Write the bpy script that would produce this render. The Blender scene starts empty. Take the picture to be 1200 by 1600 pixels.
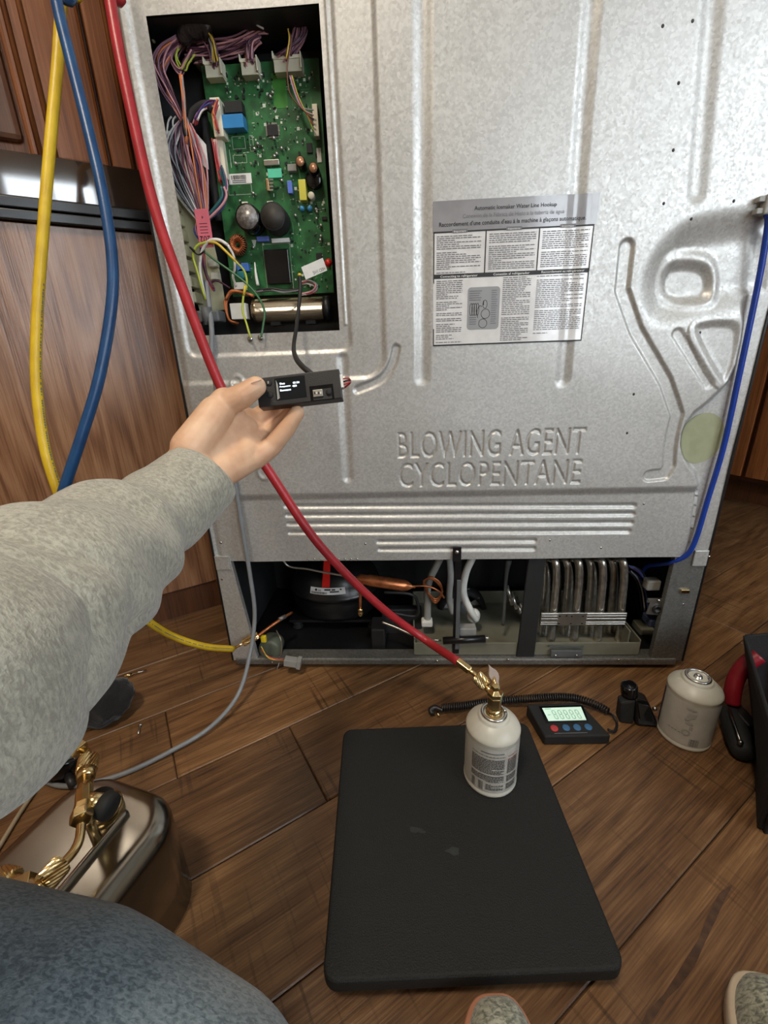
import bpy, bmesh, math, random
import numpy as np
from mathutils import Vector, Matrix, noise
random.seed(7); rng = np.random.default_rng(7)
PI = math.pi
SC = bpy.context.scene
COL = SC.collection

# ------------------------------------------------------------------ camera
CAMP = np.array([-0.0877, -0.7378, 0.6195]); YAW, PITCH, ROLL, FPX = -0.0549, 0.3539, -0.0359, 680.0
def cam_axes():
    cy, sy = math.cos(YAW), math.sin(YAW); cp, sp = math.cos(PITCH), math.sin(PITCH)
    f = np.array([sy*cp, cy*cp, -sp]); r = np.array([cy, -sy, 0.]); u = np.cross(r, f)
    cr, sr = math.cos(ROLL), math.sin(ROLL)
    return cr*r+sr*u, -sr*r+cr*u, f
CR, CU, CF = cam_axes()
cd = bpy.data.cameras.new('camera'); cam = bpy.data.objects.new('camera', cd); COL.objects.link(cam)
cd.sensor_fit = 'VERTICAL'; cd.sensor_height = 24.0; cd.lens = FPX/1600*24.0; cd.clip_start = 0.01; cd.clip_end = 50
m = Matrix.Identity(4)
for i in range(3):
    m[i][0] = CR[i]; m[i][1] = CU[i]; m[i][2] = -CF[i]; m[i][3] = CAMP[i]
cam.matrix_world = m
SC.camera = cam
# ------------------------------------------------------------------ world, exposure
w = bpy.data.worlds.new('world'); SC.world = w; w.use_nodes = True
w.node_tree.nodes['Background'].inputs[0].default_value = (.75, .85, 1, 1)
w.node_tree.nodes['Background'].inputs[1].default_value = 1.0
SC.view_settings.view_transform = 'Standard'; SC.view_settings.look = 'None'
SC.view_settings.gamma = 1; SC.view_settings.use_curve_mapping = False
SC.view_settings.exposure = -0.34
# ------------------------------------------------------------------ lamps of the room
ANG = math.radians(34); UX = np.array([math.cos(ANG), math.sin(ANG), 0.]); VX = np.array([-math.sin(ANG), math.cos(ANG), 0.])
def uv(u, v, z=0.): return u*UX+v*VX+np.array([0, 0, z])
def area(name, loc, size, power, col, target, sizey=None):
    l = bpy.data.lights.new(name, 'AREA'); l.energy = power; l.color = col; l.size = size
    if sizey: l.shape = 'RECTANGLE'; l.size_y = sizey
    o = bpy.data.objects.new(name, l); COL.objects.link(o); o.location = loc
    d = Vector(target)-Vector(loc); o.rotation_euler = d.to_track_quat('-Z', 'Y').to_euler()
    return o
area('ceiling_lamp_light', uv(-1.0, -.65, 2.36), .3, 35, (1, .86, .69), uv(-1.0, -.65, 0))
PANE_L = 12.0      # radiance of the daylight seen through the windows behind the camera

# ------------------------------------------------------------------ pixel rays (measuring the photograph once, 1200x1600)
def ray(px, py): return (px-600)/FPX*CR-(py-800)/FPX*CU+CF
def P(px, py, x=None, y=None, z=None):
    d = ray(px, py)
    i, val = (0, x) if x is not None else ((1, y) if y is not None else (2, z))
    return CAMP+(val-CAMP[i])/d[i]*d
def Cd(px, py, dep): return CAMP+dep*ray(px, py)
def XZ(px, py, y=0.0):
    q = P(px, py, y=y); return (q[0], q[2])

# ------------------------------------------------------------------ node helpers
def lin(c):
    return tuple((x/12.92 if x <= .04045 else ((x+.055)/1.055)**2.4) for x in c)
def rgb(r, g, b): return lin((r/255, g/255, b/255))
def new_mat(name):
    M = bpy.data.materials.new(name); M.use_nodes = True
    return M, M.node_tree, M.node_tree.nodes['Principled BSDF']
def mat(name, col, rough=.5, metal=0., col2=None, nscale=40, detail=4, bump=0., bscale=200, emit=None, estr=0, coat=0, trans=0, sheen=0, lo=.35, hi=.65, stretch=None, subs=0):
    M, nt, b = new_mat(name); N = nt.nodes; L = nt.links
    b.inputs['Base Color'].default_value = (*col, 1); b.inputs['Roughness'].default_value = rough; b.inputs['Metallic'].default_value = metal
    if coat: b.inputs['Coat Weight'].default_value = coat; b.inputs['Coat Roughness'].default_value = .08
    if trans: b.inputs['Transmission Weight'].default_value = trans
    if sheen: b.inputs['Sheen Weight'].default_value = sheen
    if subs:
        b.inputs['Subsurface Weight'].default_value = subs; b.inputs['Subsurface Radius'].default_value = (.012, .004, .002); b.inputs['Subsurface Scale'].default_value = 1
    if emit: b.inputs['Emission Color'].default_value = (*emit, 1); b.inputs['Emission Strength'].default_value = estr
    tc = N.new('ShaderNodeTexCoord'); mp = N.new('ShaderNodeMapping'); L.new(tc.outputs['Object'], mp.inputs[0])
    if stretch: mp.inputs['Scale'].default_value = stretch
    nz = N.new('ShaderNodeTexNoise'); nz.inputs['Scale'].default_value = nscale; nz.inputs['Detail'].default_value = detail
    L.new(mp.outputs[0], nz.inputs['Vector'])
    if col2 is None: col2 = tuple(c*.86 for c in col)
    rp = N.new('ShaderNodeValToRGB'); rp.color_ramp.elements[0].position = lo; rp.color_ramp.elements[1].position = hi
    rp.color_ramp.elements[0].color = (*col2, 1); rp.color_ramp.elements[1].color = (*col, 1)
    L.new(nz.outputs['Fac'], rp.inputs[0]); L.new(rp.outputs[0], b.inputs['Base Color'])
    if bump:
        n2 = N.new('ShaderNodeTexNoise'); n2.inputs['Scale'].default_value = bscale; n2.inputs['Detail'].default_value = 3
        L.new(mp.outputs[0], n2.inputs['Vector'])
        bp = N.new('ShaderNodeBump'); bp.inputs['Strength'].default_value = bump; bp.inputs['Distance'].default_value = .002
        L.new(n2.outputs['Fac'], bp.inputs['Height']); L.new(bp.outputs[0], b.inputs['Normal'])
    return M

def mat_galv(name, base, dark, rough=.42, metal=.75):
    M, nt, b = new_mat(name); N = nt.nodes; L = nt.links
    tc = N.new('ShaderNodeTexCoord')
    vo = N.new('ShaderNodeTexVoronoi'); vo.inputs['Scale'].default_value = 330; vo.inputs['Randomness'].default_value = 1
    L.new(tc.outputs['Object'], vo.inputs['Vector'])
    nz = N.new('ShaderNodeTexNoise'); nz.inputs['Scale'].default_value = 9; nz.inputs['Detail'].default_value = 6; L.new(tc.outputs['Object'], nz.inputs['Vector'])
    sp = N.new('ShaderNodeSeparateColor'); L.new(vo.outputs['Color'], sp.inputs[0])
    mx = N.new('ShaderNodeMix'); mx.data_type = 'RGBA'
    mx.inputs['A'].default_value = (*dark, 1); mx.inputs['B'].default_value = (*base, 1)
    ma = N.new('ShaderNodeMath'); ma.operation = 'MULTIPLY_ADD'; ma.inputs[1].default_value = .55
    L.new(sp.outputs[0], ma.inputs[0])
    m2 = N.new('ShaderNodeMath'); m2.operation = 'MULTIPLY'; m2.inputs[1].default_value = .45; L.new(nz.outputs['Fac'], m2.inputs[0]); L.new(m2.outputs[0], ma.inputs[2])
    L.new(ma.outputs[0], mx.inputs['Factor']); L.new(mx.outputs['Result'], b.inputs['Base Color'])
    b.inputs['Metallic'].default_value = metal
    mr = N.new('ShaderNodeMapRange'); mr.inputs['To Min'].default_value = rough-.07; mr.inputs['To Max'].default_value = rough+.1
    L.new(sp.outputs[1], mr.inputs['Value']); L.new(mr.outputs[0], b.inputs['Roughness'])
    bp = N.new('ShaderNodeBump'); bp.inputs['Strength'].default_value = .05; bp.inputs['Distance'].default_value = .001
    L.new(sp.outputs[2], bp.inputs['Height']); L.new(bp.outputs[0], b.inputs['Normal'])
    return M

def mat_wood(name, stops, scale=(1, 12, 12), ring=6, dist=4, rough=.45, bump=.25, coat=0., use_rand=False, tint=False, streak=.0, rot=(0, 0, 0), long=(.3, 2, 2), ringw=.05):
    """stops: list of (pos, colour)"""
    M, nt, b = new_mat(name); N = nt.nodes; L = nt.links
    tc = N.new('ShaderNodeTexCoord'); mp = N.new('ShaderNodeMapping'); mp.inputs['Scale'].default_value = scale; mp.inputs['Rotation'].default_value = rot
    L.new(tc.outputs['Object'], mp.inputs[0])
    src = mp.outputs[0]
    oi = N.new('ShaderNodeObjectInfo')
    if use_rand:
        mu = N.new('ShaderNodeMath'); mu.operation = 'MULTIPLY'; mu.inputs[1].default_value = 37.0; L.new(oi.outputs['Random'], mu.inputs[0])
        cb = N.new('ShaderNodeCombineXYZ'); L.new(mu.outputs[0], cb.inputs[0]); L.new(mu.outputs[0], cb.inputs[1]); L.new(mu.outputs[0], cb.inputs[2])
        va = N.new('ShaderNodeVectorMath'); va.operation = 'ADD'; L.new(src, va.inputs[0]); L.new(cb.outputs[0], va.inputs[1]); src = va.outputs[0]
    big = N.new('ShaderNodeTexNoise'); big.inputs['Scale'].default_value = 1.1; big.inputs['Detail'].default_value = 2; L.new(src, big.inputs['Vector'])
    # contour rings of a stretched noise make the cathedral grain
    mm = N.new('ShaderNodeMath'); mm.operation = 'MULTIPLY'; mm.inputs[1].default_value = ring*6.283; L.new(big.outputs['Fac'], mm.inputs[0])
    sn = N.new('ShaderNodeMath'); sn.operation = 'SINE'; L.new(mm.outputs[0], sn.inputs[0])
    fine = N.new('ShaderNodeTexNoise'); fine.inputs['Scale'].default_value = dist*3; fine.inputs['Detail'].default_value = 8; fine.inputs['Roughness'].default_value = .65
    L.new(src, fine.inputs['Vector'])
    mp3 = N.new('ShaderNodeVectorMath'); mp3.operation = 'MULTIPLY'; mp3.inputs[1].default_value = long; L.new(src, mp3.inputs[0])
    f2 = N.new('ShaderNodeTexNoise'); f2.inputs['Scale'].default_value = dist*9; f2.inputs['Detail'].default_value = 4; L.new(mp3.outputs[0], f2.inputs['Vector'])
    m1 = N.new('ShaderNodeMath'); m1.operation = 'MULTIPLY_ADD'; m1.inputs[1].default_value = .55; L.new(f2.outputs['Fac'], m1.inputs[0])
    m0 = N.new('ShaderNodeMath'); m0.operation = 'MULTIPLY'; m0.inputs[1].default_value = .45; L.new(fine.outputs['Fac'], m0.inputs[0]); L.new(m0.outputs[0], m1.inputs[2])
    a1 = N.new('ShaderNodeMath'); a1.operation = 'MULTIPLY_ADD'; a1.inputs[1].default_value = ringw; L.new(sn.outputs[0], a1.inputs[0]); L.new(m1.outputs[0], a1.inputs[2])
    rp = N.new('ShaderNodeValToRGB')
    while len(rp.color_ramp.elements) < len(stops): rp.color_ramp.elements.new(.5)
    for e, (p_, c_) in zip(rp.color_ramp.elements, stops): e.position = p_; e.color = (*c_, 1)
    L.new(a1.outputs[0], rp.inputs[0]); colr = rp.outputs[0]
    hsrc = a1.outputs[0]
    if streak:
        # saw marks across the grain
        mp2 = N.new('ShaderNodeMapping'); mp2.inputs['Scale'].default_value = (130, 5, 5); L.new(tc.outputs['Object'], mp2.inputs[0])
        s2 = N.new('ShaderNodeTexNoise'); s2.inputs['Scale'].default_value = 1; s2.inputs['Detail'].default_value = 2; L.new(mp2.outputs[0], s2.inputs['Vector'])
        s3 = N.new('ShaderNodeTexNoise'); s3.inputs['Scale'].default_value = 5; L.new(tc.outputs['Object'], s3.inputs['Vector'])
        if use_rand:
            vb = N.new('ShaderNodeVectorMath'); vb.operation = 'ADD'; L.new(tc.outputs['Object'], vb.inputs[0]); L.new(cb.outputs[0], vb.inputs[1]); L.new(vb.outputs[0], s3.inputs['Vector'])
        r2 = N.new('ShaderNodeMapRange'); r2.inputs['From Min'].default_value = .5; r2.inputs['From Max'].default_value = .62; L.new(s3.outputs['Fac'], r2.inputs['Value'])
        r3 = N.new('ShaderNodeMapRange'); r3.inputs['From Min'].default_value = .56; r3.inputs['From Max'].default_value = .62; L.new(s2.outputs['Fac'], r3.inputs['Value'])
        pr = N.new('ShaderNodeMath'); pr.operation = 'MULTIPLY'; L.new(r2.outputs[0], pr.inputs[0]); L.new(r3.outputs[0], pr.inputs[1])
        ps = N.new('ShaderNodeMath'); ps.operation = 'MULTIPLY'; ps.inputs[1].default_value = streak; L.new(pr.outputs[0], ps.inputs[0])
        mx = N.new('ShaderNodeMix'); mx.data_type = 'RGBA'; mx.inputs['B'].default_value = (*[c*.55 for c in stops[0][1]], 1)
        L.new(ps.outputs[0], mx.inputs['Factor']); L.new(colr, mx.inputs['A']); colr = mx.outputs['Result']
    if tint:
        mt = N.new('ShaderNodeMix'); mt.data_type = 'RGBA'; mt.blend_type = 'MULTIPLY'; mt.inputs['Factor'].default_value = 1
        L.new(colr, mt.inputs['A']); L.new(oi.outputs['Color'], mt.inputs['B']); colr = mt.outputs['Result']
    L.new(colr, b.inputs['Base Color'])
    b.inputs['Roughness'].default_value = rough
    if coat: b.inputs['Coat Weight'].default_value = coat; b.inputs['Coat Roughness'].default_value = .3
    bp = N.new('ShaderNodeBump'); bp.inputs['Strength'].default_value = bump; bp.inputs['Distance'].default_value = .002
    L.new(hsrc, bp.inputs['Height']); L.new(bp.outputs[0], b.inputs['Normal'])
    return M

def mat_plain(name, col, rough=.5, metal=0, emit=0):
    M, nt, b = new_mat(name)
    b.inputs['Base Color'].default_value = (*col, 1); b.inputs['Roughness'].default_value = rough; b.inputs['Metallic'].default_value = metal
    if emit: b.inputs['Emission Color'].default_value = (*col, 1); b.inputs['Emission Strength'].default_value = emit
    return M

MAT = {}
MAT['galv'] = mat_galv('galvanised_steel', rgb(208, 208, 205), rgb(172, 172, 169), .45, .52)
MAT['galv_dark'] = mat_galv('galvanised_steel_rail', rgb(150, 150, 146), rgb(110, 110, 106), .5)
MAT['black'] = mat('black_plastic', (.012, .012, .013), .42, bump=.15, bscale=900)
MAT['black_matte'] = mat('matt_black_plastic', (.012, .0125, .013), .75, bump=.1, bscale=800)
MAT['black_gloss'] = mat('gloss_black_plastic', (.006, .006, .007), .14)
MAT['black_paint'] = mat('black_painted_steel', (.008, .008, .009), .32)
MAT['tray'] = mat('dark_grey_tray', (.022, .023, .024), .5)
MAT['rubber'] = mat('black_rubber', (.014, .014, .014), .6)
MAT['pcb'] = mat('green_circuit_board', rgb(42, 104, 58), .38, col2=rgb(28, 76, 42), nscale=60, detail=6, lo=.4, hi=.6)
MAT['pcb_dk'] = mat('green_board_tracks', rgb(84, 146, 92), .4)
MAT['silk'] = mat('white_board_print', rgb(205, 215, 200), .6)
MAT['solder'] = mat('tinned_solder', rgb(210, 210, 205), .3, .9)
MAT['conn'] = mat('cream_nylon', rgb(222, 218, 196), .45)
MAT['white'] = mat('white_plastic', rgb(226, 226, 220), .4)
MAT['cream'] = mat('translucent_cream_plastic', rgb(196, 192, 158), .45)
MAT['pan'] = mat('milky_drain_pan', rgb(118, 117, 102), .35)
MAT['copper'] = mat('copper_tube', rgb(214, 136, 88), .32, .75, col2=rgb(160, 92, 56), nscale=60)
MAT['brass'] = mat('brass_fitting', rgb(230, 208, 158), .24, 1., col2=rgb(204, 176, 120), nscale=60)
MAT['steel'] = mat('bright_steel', rgb(200, 200, 198), .25, 1.)
MAT['tube_steel'] = mat('lacquered_condenser_tube', rgb(208, 204, 194), .26, .85, col2=rgb(168, 162, 152), nscale=90)
MAT['alu'] = mat('aluminium_strip', rgb(190, 188, 180), .32, .9)
MAT['label'] = mat('white_label_paper', rgb(226, 226, 224), .45)
MAT['ink'] = mat_plain('black_print', (.012, .012, .014), .5)
MAT['ink_grey'] = mat_plain('grey_print', rgb(108, 108, 112), .5)
MAT['ink_soft'] = mat_plain('soft_grey_print', rgb(140, 140, 142), .5)
MAT['hose_red'] = mat('red_hose_rubber', rgb(168, 38, 46), .38, col2=rgb(150, 30, 38), bump=.08, bscale=500)
MAT['hose_yellow'] = mat('yellow_hose_rubber', rgb(216, 182, 38), .42, col2=rgb(202, 166, 30), bump=.1, bscale=500)
MAT['hose_blue'] = mat('blue_hose_rubber', rgb(26, 72, 116), .36, col2=rgb(20, 60, 104), bump=.08, bscale=500)
MAT['tube_blue'] = mat('blue_water_tube', rgb(26, 62, 158), .25)
MAT['cord'] = mat('grey_cord', rgb(128, 132, 136), .45)
MAT['clear'] = mat('milky_clear_tube', rgb(168, 156, 134), .3)
MAT['grey'] = mat('grey_plastic', rgb(92, 96, 98), .5)
MAT['ltgrey'] = mat('light_grey_plastic', rgb(150, 150, 146), .5)
MAT['red_tag'] = mat('red_plastic_tag', rgb(206, 30, 26), .35)
MAT['yellow'] = mat('yellow_plastic', rgb(222, 196, 40), .4)
def wirem(n, c): return mat('wire_'+n, rgb(*c), .4)
WIRE = {k: wirem(k, c) for k, c in dict(mauve=(134, 96, 112), plum=(78, 42, 62), pink=(206, 150, 156), orange=(214, 126, 72), yellow=(214, 180, 58), white=(222, 218, 212),
        grey=(146, 146, 152), blue=(66, 84, 146), brown=(112, 66, 42), red=(176, 60, 62), black=(22, 20, 22), purple=(84, 56, 118), green=(64, 112, 74), teal=(38, 92, 98), lime=(178, 190, 70)).items()}
MAT['can'] = mat('painted_can_white', rgb(206, 204, 192), .38, col2=rgb(190, 188, 176), nscale=12)
MAT['can_label'] = mat('can_label_grey', rgb(186, 184, 176), .42)
MAT['can_print'] = mat_plain('can_grey_print', rgb(98, 96, 94), .5)
MAT['can_red'] = mat_plain('can_red_print', rgb(150, 84, 78), .5)
MAT['scale_top'] = mat('black_scale_mat', (.0055, .0062, .0058), .7, col2=(.0040, .0046, .0042), nscale=300, bump=.55, bscale=700)
MAT['stain'] = mat('stainless_steel', rgb(150, 147, 140), .22, 1., col2=rgb(138, 135, 128), nscale=20)
MAT['lcd'] = mat_plain('lit_lcd', rgb(208, 240, 222), .3, 0, .55)
MAT['lcd_seg'] = mat_plain('lcd_segment', rgb(168, 204, 186), .4)
MAT['oled'] = mat_plain('lit_oled_text', (.75, .88, 1.), .4, 0, 2.5)
MAT['glassdark'] = mat('dark_glass', (.012, .014, .016), .08)

# ------------------------------------------------------------------ mesh builder
class MB:
    def __init__(s): s.v = []; s.f = []; s.sm = []
    def add(s, vs, fs, smooth=False):
        k = len(s.v); s.v += [tuple(map(float, q)) for q in vs]; s.f += [tuple(i+k for i in f) for f in fs]; s.sm += [smooth]*len(fs)
        return s
    def box(s, c, sz, R=None):
        c = np.array(c, float); h = np.array(sz, float)/2
        vs = []
        for x in (-1, 1):
            for y in (-1, 1):
                for z in (-1, 1):
                    q = np.array([x, y, z])*h
                    if R is not None: q = R @ q
                    vs.append(c+q)
        return s.add(vs, [(0, 1, 3, 2), (4, 6, 7, 5), (0, 4, 5, 1), (2, 3, 7, 6), (0, 2, 6, 4), (1, 5, 7, 3)])
    def hexa(s, bot, top):
        return s.add(list(bot)+list(top), [(3, 2, 1, 0), (4, 5, 6, 7), (0, 1, 5, 4), (1, 2, 6, 5), (2, 3, 7, 6), (3, 0, 4, 7)])
    def lathe(s, prof, o=(0, 0, 0), ax=(0, 0, 1), n=32, sx=1, sy=1, smooth=True, ref=None):
        o = np.array(o, float); ax = np.array(ax, float); ax /= np.linalg.norm(ax)
        r = np.array(ref if ref is not None else ((1, 0, 0) if abs(ax[0]) < .8 else (0, 1, 0)), float); a = r-ax*r.dot(ax); a /= np.linalg.norm(a); b = np.cross(ax, a)
        vs = []; fs = []
        for (rr, h) in prof:
            for i in range(n):
                t = 2*PI*i/n; vs.append(o+ax*h+(a*math.cos(t)*sx+b*math.sin(t)*sy)*rr)
        for j in range(len(prof)-1):
            for i in range(n):
                k = (i+1) % n; fs.append((j*n+i, j*n+k, (j+1)*n+k, (j+1)*n+i))
        fs.append(tuple(range(n))[::-1]); fs.append(tuple((len(prof)-1)*n+i for i in range(n)))
        return s.add(vs, fs, smooth)
    def cyl(s, p0, p1, r0, r1=None, n=20, smooth=True):
        p0 = np.array(p0, float); p1 = np.array(p1, float); r1 = r0 if r1 is None else r1; d = p1-p0; L = np.linalg.norm(d)
        return s.lathe([(r0, 0), (r1, L)], p0, d, n, smooth=smooth)
    def tube(s, pts, r, n=10, sub=6, closed=False, smooth=True, spline=True):
        pts = [np.array(q, float) for q in pts]
        rs = list(r) if hasattr(r, '__len__') else [r]*len(pts)
        if spline and len(pts) > 2: pts, rs = spl(pts, rs, sub)
        t = []
        for i in range(len(pts)):
            d = pts[min(i+1, len(pts)-1)]-pts[max(i-1, 0)]; t.append(d/(np.linalg.norm(d)+1e-12))
        a = np.cross(t[0], (0, 0, 1.)); 
        if np.linalg.norm(a) < .05: a = np.cross(t[0], (1., 0, 0))
        a /= np.linalg.norm(a); vs = []; fs = []
        for i, q in enumerate(pts):
            a = a-t[i]*a.dot(t[i]); a /= np.linalg.norm(a); b = np.cross(t[i], a)
            for k in range(n):
                th = 2*PI*k/n; vs.append(q+(a*math.cos(th)+b*math.sin(th))*rs[i])
        for i in range(len(pts)-1):
            for k in range(n):
                k2 = (k+1) % n; fs.append((i*n+k, i*n+k2, (i+1)*n+k2, (i+1)*n+k))
        fs.append(tuple(range(n))[::-1]); fs.append(tuple((len(pts)-1)*n+k for k in range(n)))
        return s.add(vs, fs, smooth)
    def prism(s, poly, d, smooth=False):
        """poly: 3-D points in order; d: extrusion vector"""
        n = len(poly); poly = [np.array(q, float) for q in poly]; d = np.array(d, float)
        vs = poly+[q+d for q in poly]
        fs = [tuple(range(n))[::-1], tuple(range(n, 2*n))]+[(i, (i+1) % n, (i+1) % n+n, i+n) for i in range(n)]
        return s.add(vs, fs, smooth)
    def sph(s, c, r, n=12, m=8, sc=(1, 1, 1)):
        vs = []; fs = []; c = np.array(c, float)
        for j in range(1, m):
            for i in range(n):
                th = PI*j/m; ph = 2*PI*i/n
                vs.append(c+r*np.array([math.sin(th)*math.cos(ph)*sc[0], math.sin(th)*math.sin(ph)*sc[1], math.cos(th)*sc[2]]))
        vs.append(c+np.array([0, 0, r*sc[2]])); vs.append(c-np.array([0, 0, r*sc[2]])); T = len(vs)-2
        for j in range(m-2):
            for i in range(n): k = (i+1) % n; fs.append((j*n+i, (j+1)*n+i, (j+1)*n+k, j*n+k))
        for i in range(n): k = (i+1) % n; fs.append((T, i, k)); fs.append((T+1, (m-2)*n+k, (m-2)*n+i))
        return s.add(vs, fs, True)
def spl(pts, rs, sub):
    P_ = [2*pts[0]-pts[1]]+pts+[2*pts[-1]-pts[-2]]; out = []; ro = []
    for i in range(1, len(P_)-2):
        for k in range(sub):
            t = k/sub; a, b, c, d = P_[i-1:i+3]
            out.append(.5*((2*b)+(-a+c)*t+(2*a-5*b+4*c-d)*t*t+(-a+3*b-3*c+d)*t**3)); ro.append(rs[i-1]*(1-t)+rs[min(i, len(rs)-1)]*t)
    out.append(pts[-1]); ro.append(rs[-1]); return out, ro

ROOTLOC = {}
def thing(name, label, cat, loc, group=None):
    o = bpy.data.objects.new(name, None); COL.objects.link(o); o.location = tuple(loc); o.empty_display_size = .02
    o['label'] = label; o['category'] = cat
    if group: o['group'] = group
    ROOTLOC[o.name] = np.array(loc, float); return o
def finish(me, material, smooths):
    if material: me.materials.append(material)
    if smooths is not None: me.polygons.foreach_set('use_smooth', np.array(smooths, dtype=bool))
    me.update()
def part(name, mb, material, parent=None, bev=0, label=None, stuff=False, segs=2, subd=0):
    loc = ROOTLOC.get(parent.name, np.zeros(3)) if parent is not None else np.zeros(3)
    me = bpy.data.meshes.new(name)
    me.from_pydata([tuple(np.array(q)-loc) for q in mb.v], [], mb.f); finish(me, MAT[material] if isinstance(material, str) else material, mb.sm)
    o = bpy.data.objects.new(name, me); COL.objects.link(o)
    if parent is not None: o.parent = parent; ROOTLOC[o.name] = loc
    else: ROOTLOC[o.name] = np.zeros(3)
    if bev:
        b = o.modifiers.new('bevel', 'BEVEL'); b.width = bev; b.segments = segs; b.limit_method = 'ANGLE'; b.angle_limit = .6
        b.harden_normals = False
    if subd:
        sdm = o.modifiers.new('sub', 'SUBSURF'); sdm.levels = subd; sdm.render_levels = subd
    if label: o['label'] = label
    if stuff: o['kind'] = 'stuff'
    return o
def solo(name, mb, material, label, cat, bev=0, group=None, loc=None, segs=2):
    """a thing that is one mesh, its origin at its base"""
    vs = np.array(mb.v); c = np.array(loc if loc is not None else [vs[:, 0].mean(), vs[:, 1].mean(), vs[:, 2].min()])
    mb.v = [tuple(q) for q in vs-c]
    o = part(name, mb, material, None, bev, label, segs=segs); o.location = tuple(c); o['category'] = cat; ROOTLOC[o.name] = c
    if group: o['group'] = group
    return o
def struct(name, mb, material, parent=None, bev=0):
    o = part(name, mb, material, parent, bev)
    if parent is None: o['kind'] = 'structure'
    return o
def frame(fx, fy):
    """3x3 with columns = axes"""
    a = np.array(fx, float); a /= np.linalg.norm(a); b = np.array(fy, float); b -= a*a.dot(b); b /= np.linalg.norm(b); return np.stack([a, b, np.cross(a, b)], 1)
FONT_CACHE = {}
def glyphs(body, size=1., space=1., extrude=0, bevel=0, res=3, bold=0):
    """vertices (local, x right, y up), faces"""
    cu = bpy.data.curves.new('t', 'FONT'); cu.body = body; cu.size = size; cu.space_character = space; cu.extrude = extrude; cu.bevel_depth = bevel; cu.bevel_resolution = 1; cu.resolution_u = res; cu.offset = bold
    o = bpy.data.objects.new('t', cu); me = bpy.data.meshes.new_from_object(o)
    vs = np.array([tuple(v.co) for v in me.vertices]) if len(me.vertices) else np.zeros((0, 3)); fs = [tuple(p.vertices) for p in me.polygons]
    bpy.data.objects.remove(o); bpy.data.meshes.remove(me); bpy.data.curves.remove(cu)
    return vs, fs
def text_on(mb, body, o, ex, ey, en, width=None, height=None, lift=.0004, align='L', bold=0, size=1):
    """write text; o = lower-left corner (or centre-bottom), fitted to width/height"""
    vs, fs = glyphs(body, 1, bold=bold)
    if not len(vs): return
    x0, x1 = vs[:, 0].min(), vs[:, 0].max(); y0, y1 = vs[:, 1].min(), vs[:, 1].max()
    sx = width/(x1-x0) if width else None; sy = height/(y1-y0) if height else None
    if sx is None: sx = sy
    if sy is None: sy = sx
    o = np.array(o, float); ex = np.array(ex, float); ey = np.array(ey, float); en = np.array(en, float)
    dx = -(x0+x1)/2 if align == 'C' else -x0
    mb.add([o+ex*((q[0]+dx)*sx)+ey*((q[1]-y0)*sy)+en*lift for q in vs], fs)

# ================================================================== THE ROOM
MAT['floor_plank'] = mat_wood('floor_plank', [(.30, rgb(64, 44, 28)), (.44, rgb(100, 72, 47)), (.56, rgb(119, 89, 60)), (.70, rgb(144, 112, 78))], scale=(2.2, 16, 8), ring=5, dist=1.8, rough=.42, bump=.35, use_rand=True, tint=True, streak=.55)
MAT['oak_panel'] = mat_wood('oak_veneer', [(.30, rgb(106, 72, 50)), (.44, rgb(136, 96, 68)), (.54, rgb(150, 110, 80)), (.66, rgb(166, 126, 94))], scale=(9, 9, 1.0), ring=9, dist=2.4, long=(2, 2, .35), ringw=.10, rough=.25, bump=.25, coat=.25)
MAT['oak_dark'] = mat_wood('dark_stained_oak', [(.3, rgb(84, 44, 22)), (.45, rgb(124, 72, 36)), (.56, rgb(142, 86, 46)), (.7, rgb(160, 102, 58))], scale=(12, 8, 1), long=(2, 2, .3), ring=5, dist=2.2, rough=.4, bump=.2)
MAT['oak_base'] = mat_wood('dark_oak_base', [(.25, rgb(52, 30, 18)), (.5, rgb(88, 54, 32)), (.8, rgb(112, 72, 44))], scale=(8, 8, 1), long=(2, 2, .3), ring=4, dist=2.2, rough=.45, bump=.2)  # darker oak for carcasses, toe boards and the sunk door panel
MAT['stone_gloss'] = mat('polished_brown_stone', rgb(62, 46, 36), .045, col2=rgb(40, 28, 22), nscale=14, coat=1); MAT['stone_gloss'].node_tree.nodes['Principled BSDF'].inputs['IOR'].default_value = 1.9
MAT['counter_black'] = mat('black_counter_edge', (.012, .013, .015), .3)
MAT['wall'] = mat('painted_wall', rgb(196, 184, 164), .7)
MAT['ceiling'] = mat('white_ceiling', rgb(220, 216, 206), .8)
MAT['subfloor'] = mat('dark_joint', rgb(48, 32, 20), .8)
MAT['pane'] = mat_plain('daylight_pane', (.84, .92, 1.), .3, 0, PANE_L)
MAT['frame_white'] = mat('white_window_frame', rgb(214, 212, 206), .4)

U0, U1, V0, V1, HC = -2.5, 2.2, -2.62, 1.25, 2.42
def rbox(mb, u0, u1, v0, v1, z0, z1):
    c = uv((u0+u1)/2, (v0+v1)/2, (z0+z1)/2); return mb.box(c, (abs(u1-u0), abs(v1-v0), abs(z1-z0)), np.stack([UX, VX, [0, 0, 1]], 1))
fl = struct('floor', rbox(MB(), U0, U1, V0, V1, -.05, -.0035), 'subfloor')
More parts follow.
